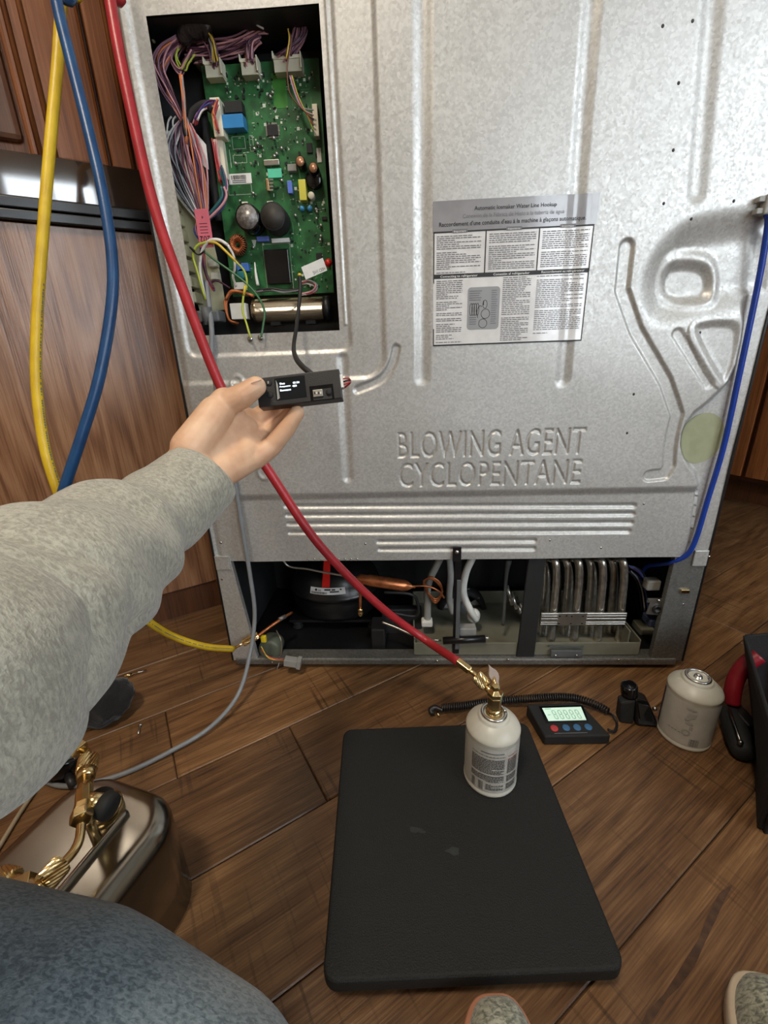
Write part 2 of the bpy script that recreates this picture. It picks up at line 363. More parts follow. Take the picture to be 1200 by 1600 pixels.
# planks: chamfered boards, one mesh, one object each
PW, PL = .1635, 1.22
def plank_mesh(L, W):
    c = .0016; g = .0007; x, y = L/2-g, W/2-g
    vs = [(-x, -y, -.006), (x, -y, -.006), (x, y, -.006), (-x, y, -.006), (-x, -y, -c), (x, -y, -c), (x, y, -c), (-x, y, -c), (-x+c, -y+c, 0), (x-c, -y+c, 0), (x-c, y-c, 0), (-x+c, y-c, 0)]
    fs = [(0, 1, 5, 4), (1, 2, 6, 5), (2, 3, 7, 6), (3, 0, 4, 7), (4, 5, 9, 8), (5, 6, 10, 9), (6, 7, 11, 10), (7, 4, 8, 11), (8, 9, 10, 11)]
    me = bpy.data.meshes.new('plank'); me.from_pydata(vs, [], fs); me.materials.append(MAT['floor_plank']); me.update(); return me
pm = plank_mesh(PL, PW)
known = {0: -.336, 1: -.52, -1: .614, -2: -.05-.6, 2: -.1, -3: .35, 3: -.6}
tints = {(1, 0): (1.12, 1.05, .93), (1, -1): (1.0, .95, .86), (0, -1): (.72, .68, .64), (0, 0): (.9, .86, .8), (-1, -1): (1.16, 1.10, .98), (-1, 0): (.98, .93, .84), (-1, 1): (1.12, 1.06, .98), (-2, 0): (.82, .77, .72), (-2, 1): (.8, .76, .7), (-3, -1): (.98, .92, .84)}
for k in range(-15, 8):
    vc = .043-PW/2+k*PW
    if vc-PW/2 < V0 or vc+PW/2 > V1: continue
    j0 = known.get(k, rng.uniform(-1, 1))
    n0 = math.floor((U0-j0)/PL); n1 = math.ceil((U1-j0)/PL)
    for n in range(n0, n1):
        a, b = max(j0+n*PL, U0), min(j0+(n+1)*PL, U1)
        if b-a < .05: continue
        full = abs(b-a-PL) < 1e-6
        o = bpy.data.objects.new('plank', pm if full else plank_mesh(b-a, PW)); COL.objects.link(o); o.parent = fl
        o.location = tuple(uv((a+b)/2, vc, 0)); o.rotation_euler = (0, 0, ANG)
        t = tints.get((k, n)) or (lambda s: (s, s*.96, s*.9))(rng.uniform(.78, 1.02))
        o.color = (*t, 1)
st_ = [P(*q, z=.0004) for q in ((1143, 1383), (1128, 1400), (1112, 1432), (1096, 1470), (1078, 1503), (1056, 1536), (1040, 1556), (1016, 1585), (998, 1612))]; wd_ = [.001, .0035, .004, .003, .0045, .0035, .002, .0035, .001]
gm = MB(); vv = []
for i, q in enumerate(st_):
    t_ = st_[min(i+1, len(st_)-1)]-st_[max(i-1, 0)]; n_ = np.array([-t_[1], t_[0], 0]); n_ /= np.linalg.norm(n_); vv += [q+n_*wd_[i], q-n_*wd_[i]*.8]
MAT['gouge'] = mat('dark_floor_gouge', rgb(60, 38, 24), .7, col2=rgb(84, 58, 38), nscale=90)
part('floor_gouge', gm.add(vv, [(2*i, 2*i+1, 2*i+3, 2*i+2) for i in range(len(st_)-1)]), 'gouge', fl)
struct('ceiling', rbox(MB(), U0, U1, V0, V1, HC, HC+.05), 'ceiling')
struct('wall_back', rbox(MB(), U0, U1, V1, V1+.05, -.05, HC), 'wall')
struct('wall_left', rbox(MB(), U0-.05, U0, V0, V1, -.05, HC), 'wall')
struct('wall_right', rbox(MB(), U1, U1+.05, V0, V1, -.05, HC), 'wall')
wf = MB(); wins = [(-.82, -.24, .55, 1.83), (.05, 1.15, .95, 2.15)]
us = [U0]+[q for w_ in wins for q in w_[:2]]+[U1]
for i in range(0, len(us), 2): rbox(wf, us[i], us[i+1], V0-.08, V0, -.05, HC)
for (a, b, z0, z1) in wins: rbox(wf, a, b, V0-.08, V0, -.05, z0); rbox(wf, a, b, V0-.08, V0, z1, HC)
struct('wall_front', wf, 'wall')
for i, (a, b, z0, z1) in enumerate(wins):
    mbx = MB()
    for q in (a, (a+b)/2-.012, b-.035): rbox(mbx, q, q+(.035 if q != (a+b)/2-.012 else .024), V0-.05, V0+.015, z0, z1)
    for z in (z0, z1-.035): rbox(mbx, a, b, V0-.05, V0+.015, z, z+.035)
    for kk in range(1, 4): zz = z1-.035-kk*.32; rbox(mbx, a, b, V0-.045, V0-.02, zz, zz+.014)
    wo = struct('window_%d' % (i+1), mbx, 'frame_white')
    part('pane', rbox(MB(), a+.01, b-.01, V0-.06, V0-.05, z0+.01, z1-.01), 'pane', wo)
cl = thing('ceiling_lamp', 'round white ceiling lamp overhead', 'lamp', uv(-1.0, -.65, HC-.05))
part('lamp_base', MB().cyl(uv(-1.0, -.65, HC-.025), uv(-1.0, -.65, HC), .2, n=32), 'white', cl)

# ------------------------------------------------------------------ cabinets
VF = .53; UE = -.292
kc = thing('base_cabinet', 'oak base cabinet with broad grained side panel left of the refrigerator', 'cabinet', uv(-1.2, .85, 0))
part('carcass', rbox(MB(), -2.3, UE, VF+.012, 1.2, 0, .853), 'oak_base', kc)
mbp = MB()
# panel with its own local frame so that the grain stands upright
bb = rbox(MB(), -2.3, UE+.004, VF, VF+.012, .075, .853); part('side_panel', bb, 'oak_panel', kc, bev=.0015)
part('toe_board', rbox(MB(), -2.3, UE+.004, VF+.004, VF+.012, 0, .074), 'oak_base', kc)
tbk = rbox(MB(), UE-.058, UE+.003, VF-.0035, VF+.003, .006, .074); part('corner_block', tbk, 'oak_base', kc, bev=.001)
ct = thing('countertop', 'dark counter with double black edge and glossy stone band', 'countertop', uv(-1.2, .85, .854))
part('edge_strip', rbox(MB(), -2.3, UE+.012, VF-.012, 1.2, .8545, .8705), 'counter_black', ct, bev=.002)
part('edge_strip', rbox(MB(), -2.3, UE+.010, VF-.009, 1.2, .8735, .8905), 'counter_black', ct, bev=.002)
st = MB()
a_, b_ = -2.3, UE+.008
st.hexa([uv(a_, VF-.006, .8905), uv(b_, VF-.006, .8905), uv(b_, VF+.10, .8905), uv(a_, VF+.10, .8905)], [uv(a_, VF-.006, .957), uv(b_, VF-.006, .957), uv(b_, VF+.10, .957), uv(a_, VF+.10, .957)])
part('stone_band', st, 'stone_gloss', ct, bev=.0015)
uc = thing('wall_cabinet', 'brown oak cabinet with upright mouldings standing on the dark counter', 'cabinet', uv(-1.2, .85, .958))
part('carcass', rbox(MB(), -2.3, UE, VF+.05, 1.2, .958, 1.9), 'oak_dark', uc)
part('stile', rbox(MB(), -.39, UE+.004, VF+.01, VF+.05, .958, 1.9), 'oak_dark', uc, bev=.004)
part('stile', rbox(MB(), -.515, -.395, VF+.014, VF+.05, .958, 1.9), 'oak_dark', uc, bev=.006)
for q in (-.50, -.478, -.42, -.355, -.32):
    part('moulding', MB().cyl(uv(q, VF+.014 if q < -.4 else VF+.01, .96), uv(q, VF+.014 if q < -.4 else VF+.01, 1.9), .0045, n=10), 'oak_dark', uc)
part('door_panel', rbox(MB(), -1.1, -.52, VF+.032, VF+.05, .985, 1.9), 'oak_base', uc, bev=.01)
rc = thing('kitchen_cabinet', 'dark brown oak cabinet far behind the right side of the refrigerator', 'cabinet', uv(1.85, .3, 0))
part('carcass', rbox(MB(), 1.55, 2.19, -1.0, 1.2, .1, .87), 'oak_base', rc)
part('toe_kick', rbox(MB(), 1.61, 2.19, -1.0, 1.2, 0, .1), 'oak_base', rc)
part('worktop', rbox(MB(), 1.52, 2.19, -1.02, 1.2, .872, .91), 'counter_black', rc, bev=.003)
for k in range(4):
    a = -.98+k*.545; d = rbox(MB(), 1.532, 1.55, a, a+.53, .12, .855); dp = part('door', d, 'oak_dark', rc, bev=.003)
    fr = MB()
    for (p, q, r, s_) in ((a, a+.06, .12, .855), (a+.47, a+.53, .12, .855), (a+.06, a+.47, .12, .18), (a+.06, a+.47, .795, .855)): rbox(fr, 1.522, 1.532, p, q, r, s_)
    part('door_frame', fr, 'oak_dark', dp, bev=.002)
# ================================================================== THE REFRIGERATOR (back plane y = 0)
W2 = .456
def sstep(a, b, x):
    t = np.clip((x-a)/(b-a), 0, 1); return t*t*(3-2*t)
def seg_d(X, Z, a, b):
    ax, az = a; bx, bz = b; dx, dz = bx-ax, bz-az
    t = np.clip(((X-ax)*dx+(Z-az)*dz)/(dx*dx+dz*dz+1e-12), 0, 1); return np.hypot(X-ax-t*dx, Z-az-t*dz)
def pl_d(X, Z, pts):
    d = np.full(X.shape, 9.)
    for a, b in zip(pts[:-1], pts[1:]): d = np.minimum(d, seg_d(X, Z, a, b))
    return d
def poly_sd(X, Z, pts):
    """negative inside"""
    d = pl_d(X, Z, list(pts)+[pts[0]]); ins = np.zeros(X.shape, bool)
    n = len(pts)
    for i in range(n):
        x0, z0 = pts[i]; x1, z1 = pts[(i+1) % n]
        c = ((z0 > Z) != (z1 > Z)) & (X < (x1-x0)*(Z-z0)/((z1-z0) if abs(z1-z0) > 1e-12 else 1e-12)+x0); ins ^= c
    return np.where(ins, -d, d)
def smooth_poly(pts, it=2, closed=True):
    pts = [np.array(p) for p in pts]
    for _ in range(it):
        out = []; n = len(pts)
        rng_ = range(n) if closed else range(n-1)
        if not closed: out.append(pts[0])
        for i in rng_:
            a, b = pts[i], pts[(i+1) % n]; out += [a*.75+b*.25, a*.25+b*.75]
        if not closed: out.append(pts[-1])
        pts = out
    return pts
px = lambda L, it=0, closed=True: (smooth_poly([XZ(*q) for q in L], it, closed) if it else [XZ(*q) for q in L])
def rounded(L, f=.22):
    pts = [np.array(XZ(*q)) for q in L]; out = []; n = len(pts)
    for i in range(n): out += [pts[i]*(1-f)+pts[i-1]*f, pts[i]*(1-f)+pts[(i+1) % n]*f]
    return smooth_poly(out, 2)
# opening of the control box and lower end of the sheet
HX0, HX1, HZ0, HZ1 = -.4125, -.1875, .6525, 1.035
PZB = .2515
RIBS = [(px([(660, -60), (660, 590)]), .0135), (px([(925, -60), (876, 592)]), .0135), (px([(1112, -60), (1081, 305)]), .016), (px([(536, 560), (545, 744)]), .0105)]
VENTS = [((448, 790), (989, 789), 0), ((450, 804), (987, 802), 0), ((452, 817.5), (985, 816), 0), ((454, 831), (981, 829), 0), ((592, 845), (834, 843.5), 0), ((594, 857), (833, 856), 0)]
VENTS = [(XZ(*a), XZ(*b)) for a, b, _ in VENTS]
CHAN = px([(974, 388), (965, 475), (1056, 632), (1042, 690), (1040, 738), (1010, 741)], 1, False)
FLANGE = px([(1215, 330), (1190, 345), (1176, 392), (1155, 482), (1159, 512), (1142, 588), (1110, 622), (1072, 652), (1060, 685), (1070, 720), (1090, 742), (1086, 790), (1068, 900), (1090, 900), (1300, 700)], 1)
DENT = px([(1230, 320), (1120, 330), (1060, 345), (1012, 392), (990, 450), (1002, 500), (1030, 515), (1100, 497), (1165, 490), (1230, 480)], 2)
DENT2 = rounded([(1070, 510), (1110, 501), (1151, 504), (1148, 550), (1137, 588), (1119, 604)])
PAD = rounded([(1034, 390), (1124, 393), (1123, 484), (1026, 481)])
PADI = rounded([(1042, 416), (1108, 418), (1106, 470), (1038, 467)])
DIAG = px([(1053, 522), (1100, 598)])
CIRC = XZ(1095, 685)
BOX_O = px([(176, -80), (588, -80), (598, 592), (330, 604)], 0)
ARC = px([(619, 545), (613, 572), (596, 594), (560, 608)], 2, False)
LOWX0, LOWX1 = XZ(372, 800)[0], XZ(1052, 800)[0]
STEPZ = XZ(700, 766)[1]
def rrect(X, Z, x0, x1, z0, z1, r):
    qx = np.abs(X-(x0+x1)/2)-(x1-x0)/2+r; qz = np.abs(Z-(z0+z1)/2)-(z1-z0)/2+r
    return np.hypot(np.maximum(qx, 0), np.maximum(qz, 0))+np.minimum(np.maximum(qx, qz), 0)-r
def word_edges(body, a, b, hgt):
    """outline of a word on the sheet, as line pieces"""
    vs, fs = glyphs(body, 1, space=1.07, res=3); x0, x1, y0, y1 = vs[:, 0].min(), vs[:, 0].max(), vs[:, 1].min(), vs[:, 1].max()
    a = np.array(a); L = np.array(b)-a; X = a[0]+L[0]*(vs[:, 0]-x0)/(x1-x0); Z = a[1]+L[1]*(vs[:, 0]-x0)/(x1-x0)+(vs[:, 1]-y0)/(y1-y0)*hgt
    key = {}; ids = {}
    for i in range(len(vs)): ids[i] = key.setdefault((round(X[i], 6), round(Z[i], 6)), i)
    cnt = {}
    for f in fs:
        for i in range(len(f)):
            p_, q_ = ids[f[i]], ids[f[(i+1) % len(f)]]; k = (min(p_, q_), max(p_, q_)); cnt[k] = cnt.get(k, 0)+1
    return [((X[p_], Z[p_]), (X[q_], Z[q_])) for (p_, q_), c_ in cnt.items() if c_ == 1 and p_ != q_]
LETTERS = []
for body, a, b, top in (('BLOWING AGENT', (622, 714), (908, 707), 671), ('CYCLOPENTANE', (624, 759), (902, 753), 719)):
    A = XZ(*a); B = XZ(*b); LETTERS += word_edges(body, A, B, XZ(a[0], top+3)[1]-A[1])
LBX = (min(min(a[0], b[0]) for a, b in LETTERS)-.012, max(max(a[0], b[0]) for a, b in LETTERS)+.012); LBZ = (min(min(a[1], b[1]) for a, b in LETTERS)-.012, max(max(a[1], b[1]) for a, b in LETTERS)+.012)
def letters_sd(X, Z):
    d = np.full(X.shape, 9.); ins = np.zeros(X.shape, bool)
    for (x0, z0), (x1, z1) in LETTERS:
        d = np.minimum(d, seg_d(X, Z, (x0, z0), (x1, z1)))
        if abs(z1-z0) > 1e-9: ins ^= ((z0 > Z) != (z1 > Z)) & (X < (x1-x0)*(Z-z0)/(z1-z0)+x0)
    return np.where(ins, -d, d)
def H(X, Z, rib=1.):
    """how far the sheet stands out towards the viewer"""
    X = np.asarray(X, float); Z = np.asarray(Z, float)
    h = np.full(X.shape, .0105)
    # frame round the control box: outer step, then a sunk flange with a bead
    o = rrect(X, Z, -.50, -.118, XZ(500, 592)[1], 1.4, .035); h += .0045*sstep(-.005, .005, o)-.0045
    i = rrect(X, Z, -.436, XZ(548, 500)[0], XZ(450, 553)[1], 1.075, .016); h -= .0040*(1-sstep(-.006, .003, i))
    for xx in (XZ(528, 300)[0], XZ(224, 200)[0]):
        h += .0022*np.exp(-((X-xx)/.0022)**2)*(Z > XZ(540, 508)[1])
    for pts, wd in RIBS:
        d = pl_d(X, Z, pts); h -= rib*.0036*(1-sstep(wd*.05, wd*1.1, d))
    for a, b in VENTS: h -= .0036*(1-sstep(.0010, .0060, seg_d(X, Z, a, b)))
    d = pl_d(X, Z, CHAN); h -= .0042*(1-sstep(.0070, .0118, d))
    d = pl_d(X, Z, ARC); h -= .0032*(1-sstep(.0035, .0085, d))
    m_ = (X > LBX[0]) & (X < LBX[1]) & (Z > LBZ[0]) & (Z < LBZ[1])
    if m_.any(): lh = np.zeros(X.shape); lh[m_] = .0026*(1-sstep(-.0019, .0012, letters_sd(X[m_], Z[m_]))); h -= lh
    # right: big pressed hollow with a pad, second hollow, channel for the water tube
    f = poly_sd(X, Z, FLANGE); d = poly_sd(X, Z, DENT)
    low = .0145*(1-sstep(-.044, .006, d))
    pad = poly_sd(X, Z, PAD); low -= .0045*(1-sstep(-.010, .006, pad)); padi = poly_sd(X, Z, PADI); low += .0075*(1-sstep(-.006, .011, padi))
    h -= low
    d2 = poly_sd(X, Z, DENT2); h -= .0045*(1-sstep(-.010, .003, d2))
    dg = pl_d(X, Z, DIAG); h -= .0022*(1-sstep(.005, .010, dg)); h += .0018*(1-sstep(.014, .03, dg))*(d2 < .01)
    k = 1-sstep(-.004, .0065, f); h = h*(1-k)+np.minimum(h, .0005)*k
    # lower part of the sheet lies deeper; its own edges fall away to the flanges
    s = sstep(-.013, .004, Z-STEPZ-.006*sstep(.30, .42, X)*0); h -= .0065*(1-s)*(f > 0)
    l = 1-sstep(-.006, .004, X-LOWX0); k = l*(1-sstep(.0, .01, Z-XZ(380, 752)[1])); h = h*(1-k)+.0004*k
    h -= .006*(1-sstep(-.012, .004, X-(-.443)))
    e = np.minimum(W2-X, X+W2); h *= sstep(-.001, .004, e)
    # small bosses
    for q in ((374, 600), (415, 735)):
        c = XZ(*q); rr = np.hypot(X-c[0], (Z-c[1])*.8); h += .002*np.exp(-((rr-.010)/.003)**2)
    # faint waviness of thin sheet
    h += .0006*np.sin(X*23+1)*np.sin(Z*17)+.0005*np.sin(X*9+Z*31)
    return h
xs = np.unique(np.concatenate([np.arange(-W2, LBX[0], .0017), np.arange(LBX[0], LBX[1], .0011), np.arange(LBX[1], W2, .0016), [W2, HX0, HX1]])); zs = np.unique(np.concatenate([np.arange(PZB, LBZ[0], .0016), np.arange(LBZ[0], LBZ[1], .0011), np.arange(LBZ[1], 1.09, .0018), [HZ0, HZ1], np.arange(1.09, 1.74, .02), [1.74]]))
GX, GZ = np.meshgrid(xs, zs); GH = H(GX, GZ)
nx, nz = len(xs), len(zs)
vid = np.arange(nx*nz).reshape(nz, nx)
cx = (xs[:-1]+xs[1:])/2; cz = (zs[:-1]+zs[1:])/2
CXm, CZm = np.meshgrid(cx, cz)
hole = (CXm > HX0) & (CXm < HX1) & (CZm > HZ0) & (CZm < HZ1)
keep = ~hole
q = np.stack([vid[:-1, :-1], vid[:-1, 1:], vid[1:, 1:], vid[1:, :-1]], -1)[keep]
used = np.zeros(nx*nz, bool); used[q.ravel()] = True; remap = np.cumsum(used)-1
co = np.stack([GX.ravel(), -GH.ravel(), GZ.ravel()], 1)[used]
me = bpy.data.meshes.new('back_panel'); me.vertices.add(len(co)); me.vertices.foreach_set('co', co.ravel())
me.loops.add(q.size); me.loops.foreach_set('vertex_index', remap[q.ravel()]); me.polygons.add(len(q)); me.polygons.foreach_set('loop_start', np.arange(0, q.size, 4)); me.update(calc_edges=True)
me.polygons.foreach_set('use_smooth', np.ones(len(q), bool)); me.materials.append(MAT['galv'])
FR = thing('refrigerator', 'large refrigerator seen from its galvanised steel back, control box and machine compartment open', 'refrigerator', (0, 0, 0))
bp_ = bpy.data.objects.new('back_panel', me); COL.objects.link(bp_); bp_.parent = FR; ROOTLOC['back_panel'] = np.zeros(3)
def hz(x, z): return float(H(np.array([x]), np.array([z]))[0])
# body shell
part('side_panel', MB().box((-W2-.0015, .35, .89), (.003, .705, 1.74)), 'black_paint', FR)
part('side_panel', MB().box((W2+.0015, .35, .89), (.003, .705, 1.74)), 'black_paint', FR)
part('top_panel', MB().box((0, .35, 1.752), (2*W2+.006, .705, .02)), 'black_paint', FR)
ins = MB()
ins.box((0, .50, .89), (2*W2-.002, .40, 1.70))                                    # foam block behind everything
ins.box((0, .165, 1.40), (2*W2-.002, .26, .70)); ins.box((.14, .165, .66), (.628, .26, .80)); ins.box((-.4505, .165, .66), (.008, .26, .80)); ins.box((-.30, .165, .455), (.24, .26, .385)); ins.box((-.30, .20, .85), (.24, .19, .44))
part('insulation_block', ins, 'black_matte', FR)
# posts and floor rail of the machine compartment
def plate(pts, y0, y1, name, m, bev=.001, par=FR):
    mb = MB(); mb.prism([(q[0], y0, q[1]) for q in pts], (0, y1-y0, 0)); return part(name, mb, m, par, bev=bev)
PL_ = [(-W2, .262), (XZ(360, 876)[0], .262), (XZ(402, 1022)[0], .02), (-W2, .02)]
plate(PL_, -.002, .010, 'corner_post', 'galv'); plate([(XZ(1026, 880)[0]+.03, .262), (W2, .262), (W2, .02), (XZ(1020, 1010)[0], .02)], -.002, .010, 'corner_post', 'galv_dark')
plate([(-W2+.001, .235), (XZ(362, 890)[0], .235), (XZ(362, 890)[0], .264), (-W2+.001, .264)], -.0055, -.0022, 'post_flap', 'galv'); plate([(XZ(1077, 890)[0], .233), (W2-.001, .233), (W2-.001, .264), (XZ(1077, 890)[0], .264)], -.0055, -.0022, 'post_flap', 'galv')
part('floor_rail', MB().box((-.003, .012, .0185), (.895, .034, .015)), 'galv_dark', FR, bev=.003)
part('base_plate', MB().box((0, .16, .018), (.90, .27, .006)), 'black_paint', FR)
part('compartment_wall', MB().box((0, .296, .14), (.905, .008, .24)), 'black_matte', FR)
part('compartment_wall', MB().box((0, .155, .259), (.905, .27, .008)), 'black_matte', FR)
for sx in (-1, 1): part('compartment_wall', MB().box((sx*.448, .155, .14), (.008, .27, .23)), 'tray', FR)
for q, y in (((345, 848), 0), ((347, 905), -.001), ((425, 1035), -.006), ((683, 1033), -.006), ((794, 1031), -.006), ((967, 1031), -.006), ((1108, 870), -.0055), ((1094, 830), 0), ((1067, 944), -.001), ((462, 1033), -.006)):
    c = P(*q, y=y); part('rivet', MB().sph(c, .0028, 8, 6, (1, .6, 1)), 'steel', FR)
for q in ((1004, 786), (858, 843), (938, 855), (1045, 240), (1030, 322), (1138, 318), (1090, 520), (985, 615), (1028, 50), (1074, 42), (1053, 137), (975, 675), (571, 848), (1073, 345)):
    x, z = XZ(*q); part('rivet', MB().sph((x, -hz(x, z)+.0004, z), .0023, 8, 6, (1, .5, 1)), 'tray' if q[1] < 700 else 'steel', FR)
for k in range(9):
    x, z = XZ(483+k*9.5, 871); part('foam_hole', MB().cyl((x, -.0075, z), (x, -.002, z), .0014, n=8), 'steel', FR)
# sticker
x, z = CIRC; mb = MB(); n = 40; R_ = .042
rr = [(x-.0+math.cos(t)*r*.86, z+math.sin(t)*r) for r in (R_, R_*.75, R_*.5, R_*.25) for t in np.linspace(0, 2*PI, n, endpoint=False)]
vs = [(a, -hz(a, b)-.0008, b) for a, b in rr]+[(x, -hz(x, z)-.0008, z)]
fs = [(j*n+i, j*n+(i+1) % n, (j+1)*n+(i+1) % n, (j+1)*n+i) for j in range(3) for i in range(n)]+[(3*n+i, 3*n+(i+1) % n, 4*n) for i in range(n)]
MAT['sticker'] = mat('olive_round_sticker', rgb(160, 164, 132), .45)
part('round_sticker', MB().add(vs, fs, True), 'sticker', FR, label='pale olive round sticker')
# ---------------------------------------------------------------- control box
YB = .056      # face of the board
def Q(px_, py_, y=YB): return P(px_, py_, y=y)
tr = MB()
tr.box(((HX0+HX1)/2-.011, .092, (HZ0+HZ1)/2), (HX1-HX0+.042, .006, HZ1-HZ0+.01))
for x in (HX0-.030, HX1+.008): tr.box((x, .048, (HZ0+HZ1)/2), (.005, .09, HZ1-HZ0+.012))
for z in (HZ0-.003, HZ1+.003): tr.box(((HX0+HX1)/2-.011, .048, z), (HX1-HX0+.040, .09, .005))
CT = part('control_tray', tr, 'tray', FR)
tl, t2, b2, b1 = Q(322, 103), Q(501, 90), Q(521, 457), Q(352, 425)
BX0, BX1, BZ0, BZ1 = (tl[0]+b1[0])/2, (t2[0]+b2[0])/2-.001, b2[2], (tl[2]+t2[2])/2
cb = part('circuit_board', MB().box(((BX0+BX1)/2, YB+.001, (BZ0+BZ1)/2), (BX1-BX0, .002, BZ1-BZ0)), 'pcb', FR)
def comp(name, x0, y0, x1, y1, hgt, m, label=None, bev=.0006, base=YB, par=None, top=None):
    """a block on the board: pixel rectangle of its front face, hgt towards the viewer"""
    f = base-hgt; a = P((x0+x1)/2, (y0+y1)/2, y=f); wd = P(x1, (y0+y1)/2, y=f)[0]-P(x0, (y0+y1)/2, y=f)[0]; ht = P((x0+x1)/2, y0, y=f)[2]-P((x0+x1)/2, y1, y=f)[2]
    return part(name, MB().box((a[0], (f+base)/2, a[2]), (wd, hgt, ht)), m, par or cb, bev=bev, label=label), a, wd, ht
def can(name, cx_, cy_, rpx, hgt, m, top=None, base=YB, label=None, vent=True):
    f = base-hgt; a = P(cx_, cy_, y=f); r = (P(cx_+rpx, cy_, y=f)[0]-P(cx_-rpx, cy_, y=f)[0])/2
    mb = MB().lathe([(r*.96, 0), (r, .001), (r, hgt*.9), (r*.93, hgt*.93), (r, hgt*.96), (r*.94, hgt)], (a[0], base, a[2]), (0, -1, 0), 28)
    o = part(name, mb, m, cb, label=label)
    if top: part('capacitor_top', MB().lathe([(r*.86, 0), (r*.86, .0006)], (a[0], f+.0001, a[2]), (0, -1, 0), 28), top, cb)
    return o, a, r
MAT['conn_shade'] = mat('cream_nylon_shaded', rgb(200, 198, 176), .5)  # cream nylon darkened in its colour, as shade on the socket fronts
for (x0, y0, x1, y1) in ((321, 101, 347, 121), (377, 97, 403, 117), (428, 92, 471, 112)):
    o, a, wd, ht = comp('socket', x0, y0, x1, y1, .015, 'conn_shade', bev=.0004)
    rim = MB(); zt = a[2]+ht/2
    rim.box((a[0], YB-.015, zt+.002), (wd+.001, .0016, .004)); rim.box((a[0]-wd/2, YB-.0095, zt+.0035), (.0014, .019, .008)); rim.box((a[0]+wd/2, YB-.0095, zt+.001-ht*.3), (.0014, .020, ht*.8+.006))
    part('socket_rim', rim, 'conn', cb)
# tall sockets on the left and right rims
o, a, wd, ht = comp('socket', 331, 152, 346, 214, .020, 'conn', bev=.0005)
comp('socket', 337, 217, 351, 280, .012, 'conn', bev=.0005)
comp('socket', 489, 162, 497, 213, .013, 'conn', bev=.0005)
for k in range(9):
    c = P(338-.5+k*1.3, 221+k*6.2, y=YB-.013); part('plug_pin', MB().box(c-np.array([.003, 0, 0]), (.005, .002, .0016)), 'conn', cb)
comp('relay', 343, 178, 380, 200, .018, mat('blue_box_relay', rgb(48, 132, 196), .35), label='blue box relay')
comp('relay', 350, 157, 378, 176, .014, 'black_matte', label='black relay')
o, a, wd, ht = comp('barcode_label', 357, 271, 393, 287, .0006, 'label', bev=.0002)
bars = MB(); xx = a[0]-wd*.36
while xx < a[0]+wd*.26:
    ww = rng.choice([.0004, .0007, .001]); bars.box((xx, YB-.0008, a[2]+ht*.12), (ww, .0003, ht*.42)); xx += ww+rng.choice([.0004, .0007])
for k in (0, 1): bars.box((a[0]-wd*.05, YB-.0008, a[2]-ht*(.2+.17*k)), (wd*.6, .0003, ht*.07))
part('barcode', bars, 'ink', cb, stuff=True)
o, a, wd, ht = comp('chip', 417, 194, 434, 212, .0028, 'black_matte')
pins = MB()
for k in range(10):
    for s in (-1, 1):
        pins.box((a[0]+s*(wd/2+.001), YB-.0008, a[2]+(k-4.5)*ht/11), (.0022, .0008, .0009)); pins.box((a[0]+(k-4.5)*wd/11, YB-.0008, a[2]+s*(ht/2+.001)), (.0009, .0008, .0022))
part('chip_legs', pins, 'solder', cb, stuff=True)
comp('chip', 479, 223, 488, 239, .002, 'black_matte'); comp('chip', 494, 395, 503, 406, .002, 'black_matte'); comp('chip', 503, 338, 511, 344, .002, 'black_matte')
comp('paper_label', 495, 231, 502, 254, .0008, 'label', label='small white paper label')
comp('crystal', 412, 249, 436, 258, .006, 'alu'); comp('green_label', 418, 263, 440, 278, .003, mat('mint_label', rgb(90, 206, 168), .5), label='mint green sticker')
o, a, wd, ht = comp('heat_comb', 416, 279, 420, 298, .008, mat('tan_tinplate', rgb(196, 160, 124), .35, .8))
for k in range(4): c = P(424, 281+k*5.3, y=YB-.007); part('comb_tooth', MB().box(c, (.006, .002, .0022)), 'alu', cb)
can('capacitor', 469, 252, 7.5, .022, 'black_gloss', mat('copper_foil_top', rgb(214, 160, 124), .35, .5))
can('capacitor', 489.5, 262, 7.5, .022, 'black_gloss', bpy.data.materials['copper_foil_top'])
can('capacitor', 490, 279, 12, .012, 'black_gloss')
comp('blue_capacitor', 449, 282, 456, 302, .010, mat('blue_ceramic', rgb(98, 124, 214), .35), label='flat blue capacitor')
can('disc_capacitor', 486, 305, 5, .012, 'conn')
comp('film_capacitor', 467, 280, 478, 313, .014, mat('yellow_film_box', rgb(222, 214, 88), .4), label='tall yellow film capacitor')
comp('transistor', 449, 256, 463, 267, .009, 'ltgrey', label='grey power transistor')
for q in ((472, 326), (484, 326)): c = P(*q, y=YB-.006); part('varistor', MB().sph(c, .0042, 12, 8), mat('blue_lacquer', rgb(66, 142, 190), .3) if q[0] == 472 else bpy.data.materials['blue_lacquer'], cb)
can('large_capacitor', 386, 339, 19, .034, 'black_gloss', mat('brushed_can_top', rgb(168, 164, 160), .4, .5, col2=rgb(110, 106, 104), nscale=220), label='wide capacitor with scratched silver top')
can('large_capacitor', 426, 338, 20, .034, 'black_matte', mat('dull_black_top', rgb(52, 50, 46), .6), label='wide capacitor with dull black top')
for q in ((383, 318), (422, 317)): c = P(*q, y=YB-.030); part('clip_tab', MB().box(c, (.0085, .003, .004)), 'conn', cb)
